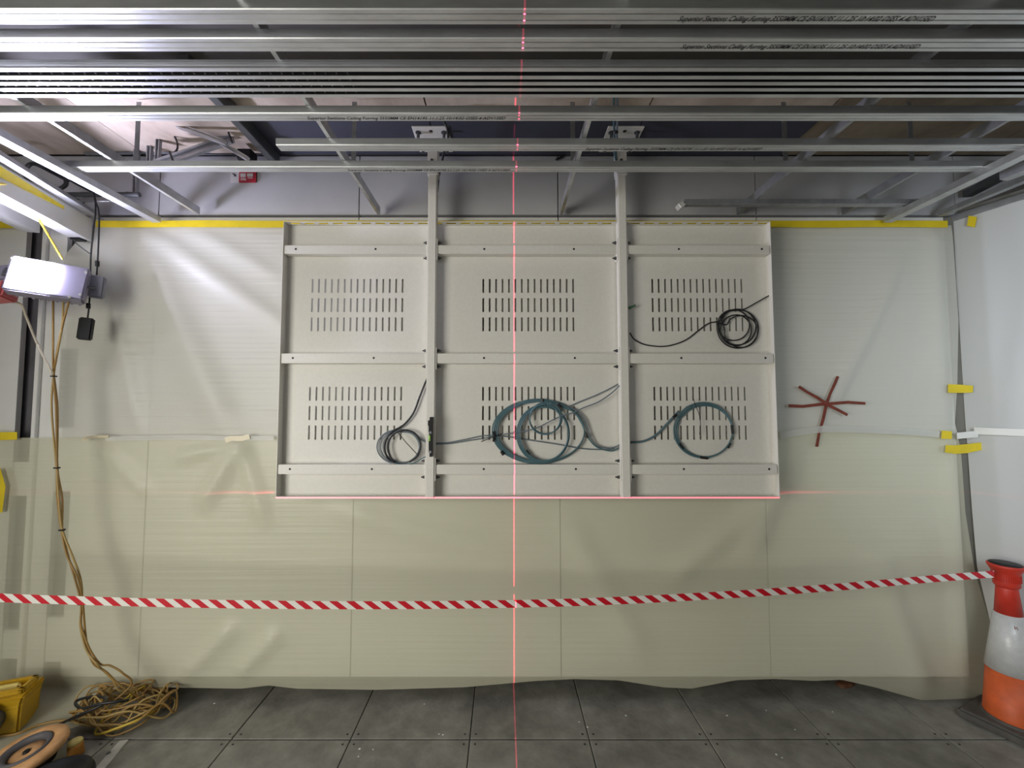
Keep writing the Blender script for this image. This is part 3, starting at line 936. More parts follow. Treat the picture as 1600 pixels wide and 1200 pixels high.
def right_sheet(y_t, y_b, m, label, Lx, zt_, zb_, off):
    bm = bmesh.new(); G = []
    nx, nz = 40, 50
    for j in range(nz + 1):
        v = j / nz; row = []
        for i in range(nx + 1):
            u = i / nx
            py0 = lerp(y_t, y_b, v)
            a = onr(curve_at(Lx, py0), py0)
            z = lerp(zt_, zb_, v)
            s0 = (Vector((a.x, a.y, 0)) - WR0s).dot(WRD)
            s = lerp(s0, 1.6, u)
            q = WR0s + WRD * s
            d = off + 0.012 * math.exp(-((s - 0.25 - 0.05 * sin(v * 5)) / 0.05) ** 2) + 0.004 * sin(9 * s + 3 * v) + 0.02 * max(0, v - 0.75) * (1 - u)
            q = q + WRN * d
            row.append(bm.verts.new((q.x, q.y, z)))
        G.append(row)
    for a, b in zip(G, G[1:]):
        for i in range(nx): bm.faces.new((a[i], a[i + 1], b[i + 1], b[i]))
    o = obj('polythene_sheet', bm, m)
    for p_ in o.data.polygons: p_.use_smooth = True
    return tag(o, label, 'plastic sheet', 'polythene sheets taped over the walls')


ledge = [(345, 1488), (500, 1499), (600, 1505), (660, 1509), (720, 1514), (800, 1520), (890, 1528), (970, 1548), (1090, 1562)]
zr = onr(1515, 678).z
right_sheet(352, 678, 'sheet_right', 'upper white polythene sheet on the turned right wall', ledge, 2.80, zr - 0.01, 0.0)
right_sheet(672, 1085, 'sheet_right', 'lower white polythene sheet on the right wall behind the traffic cone', ledge, zr + 0.03, 0.03, 0.004)

# ================================================================== TAPES ON THE WALL
bw = lambda a, b: at(a, b, YS - 0.020)
def tape(px, wd, m, label, name='tape_strip', place=bw, normal=Vector((0, -1, 0)), jag=0.05):
    o = strip_px(name, px, wd, place, m, normal=normal, jag=jag)
    return tag(o, label, 'tape')


tape([(150 + i * 44.35, 350.0 + 0.4 * sin(i * 1.3)) for i in range(31)], 10.5, 'yellow_tape', 'long yellow tape along the top of the back wall sheet', jag=0.04)
tape([(-60, 351), (0, 350.5), (47, 350)], 12, 'yellow_tape', 'short yellow tape high on the wall left of the floodlight', jag=0.05)
tape([(-40, 682), (0, 681.5), (27, 681)], 12, 'yellow_tape', 'yellow tape at mid height at the left edge, by the dark upright slot', place=lambda a, b: at(a, b, YS - 0.03))
tape([(-6, 733), (2, 760), (-3, 800)], 14, 'yellow_tape', 'upright yellow tape scrap at the left edge below mid height', place=lambda a, b: at(a, b, YS - 0.03))
tape([(1481, 607), (1500, 607.5), (1520, 608)], 12, 'yellow_tape', 'yellow tape bridging the right corner, topmost of the three', place=lambda a, b: at(a, b, YS - 0.034), jag=0.15)
tape([(1471, 679), (1478, 679.5), (1487, 680)], 11, 'yellow_tape', 'small square of yellow tape left of the white strip in the right corner', place=lambda a, b: at(a, b, YS - 0.034), jag=0.15)
tape([(1477, 701), (1492, 702.5), (1510, 701), (1522, 699), (1536, 697)], 13, 'yellow_tape', 'wide yellow tape bridging the right corner, lowest and longest', place=lambda a, b: at(a, b, YS - 0.040), jag=0.12)
tape([(1520, 338), (1518.5, 347), (1517, 354)], 13, 'yellow_tape', 'yellow tape tab at the top of the right wall sheet', place=lambda a, b: onr(a, b, 0.02), normal=WRN, jag=0.12)
tape([(1219, 680.5), (1250, 675), (1285, 670.5), (1320, 671), (1370, 672.5), (1420, 675), (1468, 679)], 10, 'clear_tape', 'pale clear tape strip across the wall below the brown tape star', place=lambda a, b: at(a, b, YS - 0.034))
tape([(1495, 681), (1512, 679.5), (1528, 678)], 10, 'white_tape', 'short white tape piece in the right corner between two yellow ones', place=lambda a, b: at(a, b, YS - 0.045))
tape([(1522, 673), (1560, 674.5), (1620, 677)], 11, 'white_tape', 'white tape strip along the right wall at mid height', place=lambda a, b: onr(a, b, 0.03), normal=WRN)
tape([(165, 685.5), (220, 684.5), (300, 683.5), (360, 685), (428, 684.5)], 7.5, 'clear_tape', 'clear tape strip along the sheet edge left of the mounting frame', place=lambda a, b: at(a, b, YS - 0.040))
tape([(129, 688), (136, 683.5), (150, 682.5), (170, 682)], 4.0, 'beige_tape', 'beige tape scrap by the brown cables at mid height', place=lambda a, b: at(a, b, YS - 0.046))
tape([(352, 688), (362, 685), (378, 685), (390, 682)], 8.0, 'beige_tape', 'beige tape scrap on the pinched sheet left of the mounting frame', place=lambda a, b: at(a, b, YS - 0.046))
# brown star
st = thing('brown_tape_star', at(1291, 632, YS - 0.03), 'star of three crossed brown tape strips on the sheet right of the frame', 'tape')
for k, pp in enumerate(([(1309, 588), (1304, 600), (1297, 615), (1291, 632), (1286, 655), (1280, 675), (1276, 698)],
                        [(1232, 634), (1255, 635), (1280, 632), (1300, 630.5), (1325, 628.5), (1352, 630.5)],
                        [(1248, 604), (1260, 612), (1278, 622), (1296, 634), (1310, 641), (1324, 648.5)])):
    strip_px('strip', pp, 4.4, lambda a, b, kk=k: at(a, b, YS - 0.030 - 0.0025 * kk), 'brown_tape', st, jag=0.12)

# ================================================================== LEFT BULKHEAD AND LAMPS
zt_b = 2.80
tr = thing('left_trim', (0, 0, 0), None, None)
tr.name = 'trim_1'; tag(tr, kind='structure')
for k in ('label', 'category'):
    if k in tr: del tr[k]
A = at_z(150, 343, zt_b); A.y = min(A.y, YW - 0.03); A = Vector((A.x, YW - 0.03, zt_b)); B0 = at_z(0, 252, zt_b)
dirb = (B0 - A).normalized(); Bx = A + dirb * 1.75
beam('steel_angle', A, Bx, [(-0.001, 0), (0.045, 0), (0.045, 0.002), (0.001, 0.002), (0.001, 0.05), (-0.001, 0.05)], 'galvanised', tr)
sideb = Vector((0, 0, 1)).cross(dirb).normalized()
if sideb.x > 0: sideb = -sideb
a2 = A + sideb * 0.06 - Vector((0, 0, 0.035)); b2 = Bx + sideb * 0.06 - Vector((0, 0, 0.035))
beam('head_board', a2, b2, [(-0.045, -0.10), (0.045, -0.10), (0.045, 0.03), (-0.045, 0.03)], 'board_white', tr)
a3 = A + sideb * 0.30 - Vector((0, 0, 0.02)); b3 = Bx + sideb * 0.30 - Vector((0, 0, 0.02))
beam('head_strip', a3, b3, [(-0.05, -0.09), (0.03, -0.09), (0.03, 0.0), (-0.05, 0.0)], 'board_white', tr)
box('clip', (A.x - 0.09, A.y - 0.06, zt_b - 0.145), (A.x - 0.03, A.y - 0.01, zt_b - 0.10), 'black_plastic', tr, bevel=0.004)
# yellow tape on the bulkhead face
nb = -sideb
fc = lambda s, h: A + dirb * s + sideb * 0.013 + Vector((0, 0, h))
pts = [fc(s, -0.030 - 0.016 * s) for s in (0.22, 0.5, 0.9, 1.3)]
ups = [Vector((0, 0, hh)) for hh in (0.008, 0.022, 0.036, 0.044)]
o = ribbon('tape_strip', pts, ups, 'yellow_tape', normal=nb)
tag(o, 'yellow tape along the bulkhead face above the floodlight', 'tape')

# floodlight
YL = 2.20
lc = at(74, 434, YL)
tocam = Vector((0.55, -0.84, 0.26)).normalized()
rt = Vector((0, 0, 1)).cross(tocam).normalized(); upv = tocam.cross(rt)
ML = Matrix(((rt.x, upv.x, tocam.x, lc.x), (rt.y, upv.y, tocam.y, lc.y), (rt.z, upv.z, tocam.z, lc.z), (0, 0, 0, 1)))
ML = ML @ Matrix.Rotation(radians(-4), 4, 'Z')
la = thing('led_floodlight', lc, 'glaring white rectangular site floodlight hanging at the upper left', 'floodlight')
hw, hh = 0.150, 0.100
bm = bmesh.new(); add_box(bm, (-hw, -hh, -0.07), (hw, hh, 0.0), ML)
bmesh.ops.bevel(bm, geom=bm.edges[:], offset=0.008, segments=2, affect='EDGES')
for k in range(9):
    xk = -hw + 0.03 + k * (2 * hw - 0.06) / 8
    add_box(bm, (xk - 0.004, -hh + 0.01, -0.10), (xk + 0.004, hh - 0.01, -0.068), ML)
hs = obj('housing', bm, 'lamp_housing', la)
bm = bmesh.new(); add_box(bm, (-hw + 0.016, -hh + 0.012, 0.0), (0.022, hh - 0.012, 0.008), ML)
bmesh.ops.bevel(bm, geom=[e for e in bm.edges], offset=0.006, segments=2, affect='EDGES')
obj('lens', bm, 'lamp_lens', la)
for cx_, cy_ in ((hw - 0.012, hh - 0.03), (hw - 0.012, -hh + 0.03), (hw - 0.05, -hh + 0.008), (-hw + 0.01, hh - 0.02)):
    bm = bmesh.new(); add_cyl(bm, ML @ Vector((cx_, cy_, -0.002)), ML @ Vector((cx_, cy_, 0.006)), 0.007, 8); obj('screw', bm, 'steel_light', hs)
bm = bmesh.new()
add_tube(bm, [ML @ Vector(p_) for p_ in spline([(hw, 0.0, -0.03), (hw + 0.018, 0.0, -0.04), (hw + 0.02, 0.05, -0.09), (hw + 0.02, 0.10, -0.13), (0.05, 0.13, -0.16), (-hw - 0.018, 0.10, -0.13), (-hw - 0.02, 0.0, -0.04), (-hw, 0, -0.03)], 6)], 0.007)
obj('bracket', bm, 'dark_steel', la)
# second lamp, cut by the picture edge
lc2 = at(-34, 440, YL - 0.02)
ML2 = Matrix.Translation(lc2) @ ML.to_3x3().to_4x4() @ Matrix.Rotation(radians(-35), 4, 'Y')
lb = thing('red_floodlight', lc2, 'red and grey floodlight cut by the left edge, beside the glaring one', 'floodlight')
bm = bmesh.new(); add_box(bm, (-0.15, -0.005, -0.07), (0.15, 0.095, 0.0), ML2); bmesh.ops.bevel(bm, geom=bm.edges[:], offset=0.01, segments=2, affect='EDGES')
obj('housing', bm, 'lamp_housing', lb)
bm = bmesh.new(); add_box(bm, (-0.15, -0.10, -0.08), (0.15, -0.005, 0.005), ML2); bmesh.ops.bevel(bm, geom=bm.edges[:], offset=0.01, segments=2, affect='EDGES')
obj('red_guard', bm, 'lamp_red', lb)

# black adaptors hanging on their leads
for (cxp, cyp, wpx, hpx, m, lab, lead, plug) in (
        (152, 449, 18, 35, 'grey_plastic', 'grey power adaptor hanging beside the floodlight, upper of two', [(147, 300), (150, 316), (154, 328), (155, 350), (153, 400), (151, 430)], (152, 412)),
        (134, 514, 17, 35, 'black_plastic', 'black power adaptor hanging below the floodlight, lower of two', [(146, 300), (149, 316), (149, 335), (146, 360), (142, 400), (141, 450), (139, 480), (137, 498)], (138, 478))):
    Yd = 2.36
    c = at(cxp, cyp, Yd)
    r = thing('power_adaptor', c, lab, 'adaptor', 'power adaptors hanging on leads')
    s = Yd / F
    Md = Matrix.Translation(c) @ Matrix.Rotation(radians(25), 4, 'Z') @ Matrix.Rotation(radians(4), 4, 'Y')
    bm = bmesh.new(); add_box(bm, (-wpx * s / 2, -0.019, -hpx * s / 2), (wpx * s / 2, 0.019, hpx * s / 2), Md)
    bmesh.ops.bevel(bm, geom=bm.edges[:], offset=0.006, segments=2, affect='EDGES')
    obj('body', bm, m, r)
    tube('lead', [at(x, y, Yd) for x, y in lead], 0.0042, 'black_rubber', r)
    bm = bmesh.new(); add_cyl(bm, at(plug[0], plug[1] - 4, Yd), at(plug[0], plug[1] + 4, Yd), 0.010, 8); obj('strain_relief', bm, 'black_plastic', r)

# ------------------------------------------------------------------ brown extension cables: bundle and heap
random.seed(21)
main = [(84, 588), (86, 640), (89, 731), (93, 780), (97, 828), (108, 868), (122, 905), (128, 942), (128, 975), (133, 1000), (140, 1020), (152, 1038)]
spread = {588: 0.4, 640: 5.5, 731: 0.8, 780: 4.5, 828: 1.0, 868: 5.0, 905: 5.0, 942: 1.5, 975: 4.0, 1000: 3.0, 1020: 3.5, 1038: 6.0}
starts = [[(83, 470), (83, 520), (83, 560)], [(99, 470), (97, 510), (88, 560)], [(108, 470), (100, 500), (91, 540), (87, 565)]]
heap_c = at_z(196, 1119, 0.0)


def heap_path(seed, n, r0, r1, ex=None):
    rnd = random.Random(seed); out = []
    a = rnd.uniform(0, 6.28)
    for k in range(n):
        if k % 9 == 0: tgt = lerp(r0, r1, rnd.random() ** 0.7); ex0, ey0 = rnd.uniform(-0.05, 0.05), rnd.uniform(-0.03, 0.03)
        rc = tgt if k == 0 else rc * 0.6 + tgt * 0.4
        r_ = max(0.05, min(r1, rc + rnd.uniform(-0.015, 0.015)))
        a += rnd.uniform(0.42, 0.66)
        ox, oy = rnd.uniform(-0.022, 0.022), rnd.uniform(-0.016, 0.016)
        out.append(Vector((heap_c.x + ox + ex0 + r_ * cos(a) * 1.12, heap_c.y + oy + ey0 * 0.6 + r_ * sin(a) * 0.62, 0.012 + (0.235 - r_) / 0.235 * 0.05 + rnd.random() ** 1.5 * 0.10)))
    return out


labs = ['brown extension cable dropping straight from the floodlight into the floor heap, leftmost of three',
        'brown extension cable in the tied bundle below the floodlight, middle of three',
        'brown extension cable leaning out to the floodlight\'s right edge, rightmost of three']
for k in range(3):
    r = thing('extension_cable', at_z(165, 1060, 0.0), labs[k], 'cable', 'brown extension cables tied in a bundle')
    Yb = 2.30
    pth = [at(x, y, 2.26) for x, y in starts[k]]
    ph = k * 2.1
    for i, (x, y) in enumerate(main):
        q = spread[y]
        pth.append(at(x + q * cos(ph + i * 0.8), y, Yb + 0.004 * q * sin(ph + i * 0.8) * 0.5))
    tails = [[(166, 1050), (182, 1066), (198, 1078)], [(162, 1048), (176, 1062), (190, 1080)], [(172, 1040), (192, 1052), (204, 1072)]]
    pth += [at(x, y, yy) for (x, y), yy in zip(tails[k], (2.32, 2.33, 2.35))]
    pth += heap_path(31 + k, 58, 0.08, 0.235)
    tube('cable', pth, 0.0047, ('tan_cable', 'tan_cable_light', 'tan_cable')[k], r, sub=6, n=6)
r = thing('yellow_floor_cable', heap_c, 'yellow cable snaking through the heap of brown cables on the floor', 'cable')
pp = [at_z(x, y, z) for x, y, z in ((262, 1075, 0.02), (255, 1100, 0.03), (225, 1120, 0.06), (190, 1135, 0.05), (150, 1147, 0.02), (165, 1120, 0.06), (205, 1085, 0.09), (235, 1065, 0.09), (215, 1055, 0.09), (188, 1064, 0.07), (205, 1092, 0.06), (150, 1122, 0.03))]
tube('cable', pp, 0.006, 'yellow_cable', r, sub=10)
r = thing('dark_floor_cable', heap_c, 'black cable curled in the left part of the floor heap', 'cable')
pp = [at_z(x, y, z) for x, y, z in ((92, 1132, 0.03), (125, 1117, 0.10), (150, 1106, 0.13), (165, 1097, 0.14), (160, 1089, 0.13), (135, 1090, 0.11), (118, 1097, 0.09), (128, 1107, 0.11), (155, 1100, 0.14), (185, 1096, 0.14), (200, 1094, 0.12))]
tube('cable', pp, 0.007, 'black_rubber', r, sub=10)
r = thing('grey_floor_cable', heap_c, 'brown grey cable running from the heap towards the yellow transformer', 'cable')
pp = [at_z(x, y, z) for x, y, z in ((180, 1140, 0.02), (130, 1128, 0.02), (95, 1126, 0.02), (60, 1133, 0.015), (28, 1146, 0.01), (0, 1150, 0.01))]
tube('cable', pp, 0.006, 'tan_cable', r, sub=10)
for (x, y, lab) in ((84, 588, 'top'), (89, 731, 'second'), (97, 828, 'third'), (127, 943, 'lowest')):
    bm = bmesh.new()
    bmesh.ops.create_cone(bm, cap_ends=True, segments=14, radius1=0.014, radius2=0.014, depth=0.007, matrix=Matrix.Translation(at(x, y, 2.30)))
    add_cyl(bm, at(x - 1, y, 2.288), at(x - 6, y, 2.28), 0.002, 6)
    o = obj('cable_tie', bm, 'black_rubber'); tag(o, '%s black cable tie round the bundle of brown cables' % lab, 'cable tie', 'cable ties round the brown bundle')
r = thing('white_lamp_cable', at(84, 588, 2.29), 'pale cable sagging from under the red floodlight to the tied bundle', 'cable')
tube('cable', [at(x, y, 2.27) for x, y in ((-10, 471), (15, 472), (33, 476), (43, 500), (55, 530), (68, 557), (82, 585))], 0.0055, 'white_cable', r)
r = thing('yellow_lamp_cable', at(97, 400, 2.28), 'yellow lead dropping from the bulkhead to the top of the floodlight', 'cable')
tube('cable', [at(-15, 288, 1.85), at(10, 288, 1.95), at(30, 300, 2.05), at(50, 326, 2.15), at(70, 358, 2.22), at(93, 397, 2.26), at(98, 405, 2.27)], 0.0055, 'yellow_cable', r)
r = thing('thin_wall_wire', at(140, 395, 2.45), 'thin dark wire curling on the wall above the adaptors', 'cable')
tube('cable', [at(x, y, 2.44) for x, y in ((130, 352), (118, 365), (116, 376), (125, 385), (140, 396))], 0.003, 'dark_steel', r)
for k, (pp, lab) in enumerate(((((40, 276), (42, 262), (50, 256), (62, 259)), 'small black conduit hook above the bulkhead, the left one'),
                               (((104, 278), (103, 288), (95, 294), (86, 296)), 'small black conduit hook above the bulkhead, the right one'))):
    r = thing('conduit_hook', at(*pp[0], 2.35), lab, 'conduit', 'black conduit hooks above the bulkhead')
    q_ = [at(x, y, 2.36) for x, y in pp]
    q_ = [Vector((q_[0].x, YW - 0.002, q_[0].z)), Vector((q_[0].x, 2.43, q_[0].z))] + q_ + [Vector((q_[-1].x, 2.43, q_[-1].z)), Vector((q_[-1].x, YW - 0.002, q_[-1].z))]
    tube('conduit', q_, 0.011, 'black_rubber', r)

# ------------------------------------------------------------------ services seen through the grid
def strut(name, pxa, pxb, Y, wd, m, label, cat='bracket', dp=0.02, Yb=None):
    a = at(*pxa, Y); b = at(*pxb, Yb or Y)
    h = wd / 2
    r = thing(name, b, label, cat)
    ax = (b - a).normalized(); up = Vector((0, -1, 0))
    if abs(ax.dot(up)) > 0.9: up = Vector((0, 0, 1))
    beam('channel', a, b, [(-h, -dp), (h, -dp), (h, 0), (h * 0.5, 0), (h * 0.5, -dp * 0.5), (-h * 0.5, -dp * 0.5), (-h * 0.5, 0), (-h, 0)], m, r, up=up)
    return r


strut('strut_hanger', (249, 178), (243, 258), 2.36, 0.024, 'galvanised_dull', 'slim upright strut hanger behind the grid at the left, beside the black looped cable')
strut('strut_hanger', (233, 206), (231, 262), 2.42, 0.026, 'galvanised_dull', 'pale upright strut hanger left of the slim one')
strut('strut_hanger', (212, 228), (209, 304), 2.46, 0.026, 'galvanised_dull', 'short upright strut hanger leftmost behind the grid')
r = strut('brace_channel', (240, 256), (362, 214), 2.33, 0.050, 'galvanised_dull', 'slanting grey brace channel with black ties behind the left grid')
for xx, yy in ((268, 245), (360, 215)):
    bm = bmesh.new(); add_cyl(bm, at(xx - 3, yy - 8, 2.30), at(xx + 3, yy + 8, 2.30), 0.006, 6); obj('cable_tie', bm, 'black_rubber', r)
strut('brace_channel', (272, 193), (352, 222), 2.25, 0.024, 'galvanised', 'thin bright brace rod sloping down to the right behind the left grid')
strut('brace_channel', (344, 222), (386, 247), 2.30, 0.022, 'galvanised', 'short bright brace below the slanting channel, near the black box')
r = thing('looped_cable', at(275, 236, 2.34), 'black cable looping from the slim strut hanger', 'cable')
tube('cable', [at(x, y, 2.34) for x, y in ((249, 197), (258, 198), (268, 206), (276, 220), (277, 232), (272, 239))], 0.005, 'black_rubber', r)
c = at(386, 245, 2.42)
box('junction_box', (c.x - 0.045, c.y - 0.03, c.z - 0.03), (c.x + 0.04, c.y + 0.04, c.z + 0.035), 'black_plastic', bevel=0.006)
tag(bpy.context.scene.objects['junction_box'], 'black junction box under the soffit above the red sign', 'junction box')
r = thing('horizontal_rod', at(155, 314, 2.42), 'thin bright level rod between edge channel and bulkhead', 'rod')
tube('rod', [at(119, 314, 2.40), at(188, 314, 2.40)], 0.006, 'galvanised', r, raw=True)
r = thing('pipe', at(150, 304, 2.46), 'dark level pipe on the upper wall behind the bright rod', 'pipe')
bm = bmesh.new(); add_cyl(bm, at(100, 304, 2.45), at(218, 304, 2.45), 0.014, 12); obj('pipe_run', bm, 'dark_steel', r)
for xx in (130, 200):
    bm = bmesh.new(); add_cyl(bm, at(xx, 304, 2.45), at(xx + 1, 304, 2.51), 0.018, 10); obj('clip', bm, 'galvanised_dull', r)
strut('soffit_pipe', (130, 236), (370, 232), 2.48, 0.03, 'galvanised_dull', 'pale pipe running level under the soffit at the left', 'pipe')
r = thing('wall_cable', at(780, 243, 2.50), 'long black cable along the joint of wall and soffit', 'cable')
tube('cable', [at(x, y, 2.505) for x, y in ((250, 241), (420, 241), (560, 241.5), (700, 241.5), (868, 241), (869, 250))], 0.007, 'black_rubber', r, sub=6)
# red sign on the upper wall
c = at(384, 278, YW - 0.006)
sg = thing('warning_sign', c, 'small red and white notice on the upper wall below the grid', 'sign')
a = at(374, 271, YW - 0.006); b = at(400, 285, YW - 0.006); s0 = at(360.5, 271, YW - 0.006)
box('red_panel', (a.x, a.y - 0.003, b.z), (b.x, a.y + 0.004, a.z + 0.03), 'sign_red', sg)
box('white_panel', (s0.x, a.y - 0.0025, b.z), (a.x, a.y + 0.004, a.z + 0.03), 'sign_white', sg)
bm = bmesh.new()
for (x0, x1, y0, y1) in ((375.5, 384, 271, 276.5), (386, 395.5, 271, 276), (376, 384, 278, 279.2), (376, 385, 280.5, 281.6), (387, 395, 277.5, 278.8)):
    p0, p1 = at(x0, y1, YW - 0.0095), at(x1, y0, YW - 0.0095)
    add_box(bm, (p0.x, p0.y - 0.001, p0.z), (p1.x, p0.y + 0.001, p1.z))
obj('print', bm, 'sign_white', sg)
bm = bmesh.new()
pts = [at(x, y, YW - 0.010) for x, y in ((362, 271), (366, 271), (367.5, 273), (368.5, 271.5), (369, 276), (364.5, 275), (366, 273.8))]
vs = [bm.verts.new(p_) for p_ in pts]; f = bm.faces.new(vs)
e = bmesh.ops.extrude_face_region(bm, geom=[f]); bmesh.ops.translate(bm, verts=[v for v in e['geom'] if isinstance(v, bmesh.types.BMVert)], vec=(0, 0.001, 0))
obj('arrow', bm, 'ink', sg)

# services above the right edge
for (pa, pb, z, wd, m, lab) in (((1600, 285), (1470, 338), 2.80, 0.035, 'galvanised_dull', 'dull channel running along the right wall head'),
                               ((1600, 262), (1490, 318), 2.93, 0.05, 'dark_steel', 'dark duct above the right wall head'),
                               ((1640, 255), (1568, 282), 2.86, 0.06, 'galvanised', 'bright duct piece above the top of the right wall')):
    a, b = at_z(*pa, z), at_z(*pb, z)
    b.y = min(b.y, 2.48)
    r = thing('ceiling_duct', b, lab, 'duct')
    h = wd / 2
    beam('duct', b, a + (a - b) * 0.5, [(-h, 0), (h, 0), (h, wd * 0.8), (-h, wd * 0.8)], m, r)

# ================================================================== TRAFFIC CONE AND BARRIER TAPE
CC = Vector((2.665, 2.292, 0))
co = thing('traffic_cone', CC, 'orange and white traffic cone with a red tape reel head at the right', 'traffic cone')
Mc = Matrix.Translation(CC) @ Matrix.Rotation(radians(24), 4, 'Z')
bm = bmesh.new(); add_box(bm, (-0.164, -0.164, 0.0), (0.164, 0.164, 0.05), Mc)
bmesh.ops.bevel(bm, geom=bm.edges[:], offset=0.012, segments=2, affect='EDGES')
add_lathe(bm, [(0.126, 0.046), (0.122, 0.058), (0.112, 0.062)], Matrix.Translation(CC), 36)
obj('base', bm, 'cone_base', co)
zs = lambda py: at(1580, py, CC.y).z
z1, z2, z3 = zs(1046), zs(958), zs(917)
R = lambda z: curve_at([(0.05, 0.116), (z1, 0.097), (z2, 0.054), (z3, 0.040)], z)
T = Matrix.Translation(CC)
bm = bmesh.new(); add_lathe(bm, [(R(0.05), 0.05), (R(0.05) - 0.002, 0.07), (R(z1) - 0.002, z1)], T, 40); obj('lower_body', bm, 'cone_orange', co, True)
bm = bmesh.new(); add_lathe(bm, [(R(z1) - 0.003, z1 - 0.002), (R(z1) + 0.002, z1 - 0.001), (lerp(R(z1), R(z2), 0.5) + 0.002, lerp(z1, z2, 0.5)), (R(z2) + 0.002, z2), (R(z2) - 0.003, z2 + 0.001)], T, 40)
obj('reflective_sleeve', bm, 'cone_sleeve', co, True)
bm = bmesh.new(); add_lathe(bm, [(R(z2) - 0.002, z2), (0.041, z3), (0.038, z3 + 0.01)], T, 40); obj('neck', bm, 'cone_red', co, True)
zh = z3
hd = [(0.036, zh - 0.004), (0.046, zh + 0.004), (0.051, zh + 0.012), (0.050, zh + 0.03), (0.053, zh + 0.075), (0.060, zh + 0.090), (0.069, zh + 0.108), (0.070, zh + 0.116), (0.066, zh + 0.120)]
bm = bmesh.new(); add_lathe(bm, hd, T, 40)
hdo = obj('tape_reel_head', bm, 'cone_red', co, True)
bm = bmesh.new(); add_lathe(bm, [(0.064, zh + 0.118), (0.060, zh + 0.124), (0.03, zh + 0.127)], T, 36); obj('head_cap', bm, 'black_plastic', hdo, True)
bm = bmesh.new()
for k in range(40):
    a_ = 2 * pi * k / 40; c_, s_ = cos(a_), sin(a_)
    add_box(bm, (-0.0025, -0.0015, zh + 0.034), (0.0025, 0.0015, zh + 0.072), T @ Matrix.Translation((0.052 * c_, 0.052 * s_, 0)) @ Matrix.Rotation(a_, 4, 'Z'))
r_ = obj('grip_rib', bm, 'cone_red', hdo); tag(r_, kind='stuff')
# small printed mark on the sleeve
for k, ang in enumerate((-118, -80)):
    zz = z2 - 0.045; rr = R(zz) + 0.0045
    a_ = radians(ang)
    d = bpy.data.curves.new('mark', 'FONT'); d.body = 'R'; d.size = 0.026; d.align_x = 'CENTER'; d.extrude = 0.0006
    tmp = bpy.data.objects.new('tmp', d); COL.objects.link(tmp)
    bpy.context.view_layer.update()
    me = bpy.data.meshes.new_from_object(tmp.evaluated_get(bpy.context.evaluated_depsgraph_get()))
    bpy.data.objects.remove(tmp)
    Mm = T @ Matrix.Translation((rr * cos(a_), rr * sin(a_), zz - 0.012)) @ Matrix.Rotation(a_ + pi / 2, 4, 'Z') @ Matrix.Rotation(radians(90 - 14), 4, 'X')
    me.transform(Mm); me.materials.clear(); me.materials.append(MATS['brown_tape'])
    link('mark', me, co)

tp = [(-120, 928), (-60, 931), (0, 934), (130, 938.5), (300, 943), (500, 945.5), (700, 945), (900, 941), (1100, 931.5), (1300, 918), (1450, 905), (1553, 897)]
sp = spline([(x, y, 0) for x, y in tp], 10)
pts, ups = [], []
for q in sp:
    tt = (q.x + 120) / 1673
    Yt = lerp(2.02, CC.y - 0.055, tt)
    hp = lerp(6.9, 5.4, tt)
    c = at(q.x, q.y, Yt); pts.append(c); ups.append(at(q.x, q.y - hp, Yt) - c)
o = ribbon('barrier_tape', pts, ups, 'barrier_stripes', thick=0.0006, uv=0.0815)
tag(o, 'red and white striped barrier tape stretched across the room to the cone', 'barrier tape')

# ================================================================== FLOOR CLUTTER AT THE LEFT
c = at_z(30, 1146, 0)
Mx = Matrix.Translation(c) @ Matrix.Rotation(radians(22), 4, 'Z')
r = thing('site_transformer', c, 'yellow site transformer box with a carry handle on the floor at the left edge', 'transformer')
W_, D_, Hh = 0.30, 0.17, 0.185
bm = bmesh.new()
b_ = [(-W_, 0.0), (0.0, 0.0), (0.0, D_), (-W_, D_)]
lo = [bm.verts.new(Mx @ Vector((x - 0.005, y, 0.0))) for x, y in b_]
mid = [bm.verts.new(Mx @ Vector((x, y, Hh * 0.72))) for x, y in b_]
top = [bm.verts.new(Mx @ Vector((x + (0.015 if x == 0 else -0.015), y + (0.010 if y > 0 else -0.012), Hh))) for x, y in b_]
for a_, b2_ in ((lo, mid), (mid, top)):
    for k in range(4): bm.faces.new((a_[k], a_[(k + 1) % 4], b2_[(k + 1) % 4], b2_[k]))
bm.faces.new(lo[::-1]); bm.faces.new(top)
bmesh.ops.bevel(bm, geom=bm.edges[:], offset=0.010, segments=2, affect='EDGES')
obj('case', bm, 'yellow_plastic', r)
bm = bmesh.new()
for s_ in (0, 1):
    y0 = 0.02 if s_ == 0 else D_ - 0.045
    add_box(bm, (-W_ + 0.01, y0, Hh - 0.004), (-0.005, y0 + 0.028, Hh + 0.026), Mx)
add_box(bm, (-0.03, 0.02, Hh - 0.004), (-0.005, D_ - 0.017, Hh + 0.026), Mx)
bmesh.ops.bevel(bm, geom=bm.edges[:], offset=0.006, segments=2, affect='EDGES')
obj('rim', bm, 'yellow_plastic', r)
bm = bmesh.new(); add_box(bm, (-W_ + 0.02, D_ * 0.42, Hh - 0.002), (-0.045, D_ * 0.58, Hh + 0.030), Mx); bmesh.ops.bevel(bm, geom=bm.edges[:], offset=0.010, segments=2, affect='EDGES')
obj('handle', bm, 'yellow_pale', r)
for k, xx in enumerate((-0.105, -0.235)):
    bm = bmesh.new(); add_cyl(bm, Mx @ Vector((xx, 0.02, 0.10)), Mx @ Vector((xx, -0.075, 0.075)), 0.052, 20); so = obj('socket', bm, 'dark_steel', r)
    bm = bmesh.new(); add_cyl(bm, Mx @ Vector((xx, -0.03, 0.148)), Mx @ Vector((xx + 0.002, -0.05, 0.150)), 0.036, 18, r2=0.030); obj('socket_lid', bm, 'yellow_pale', so)

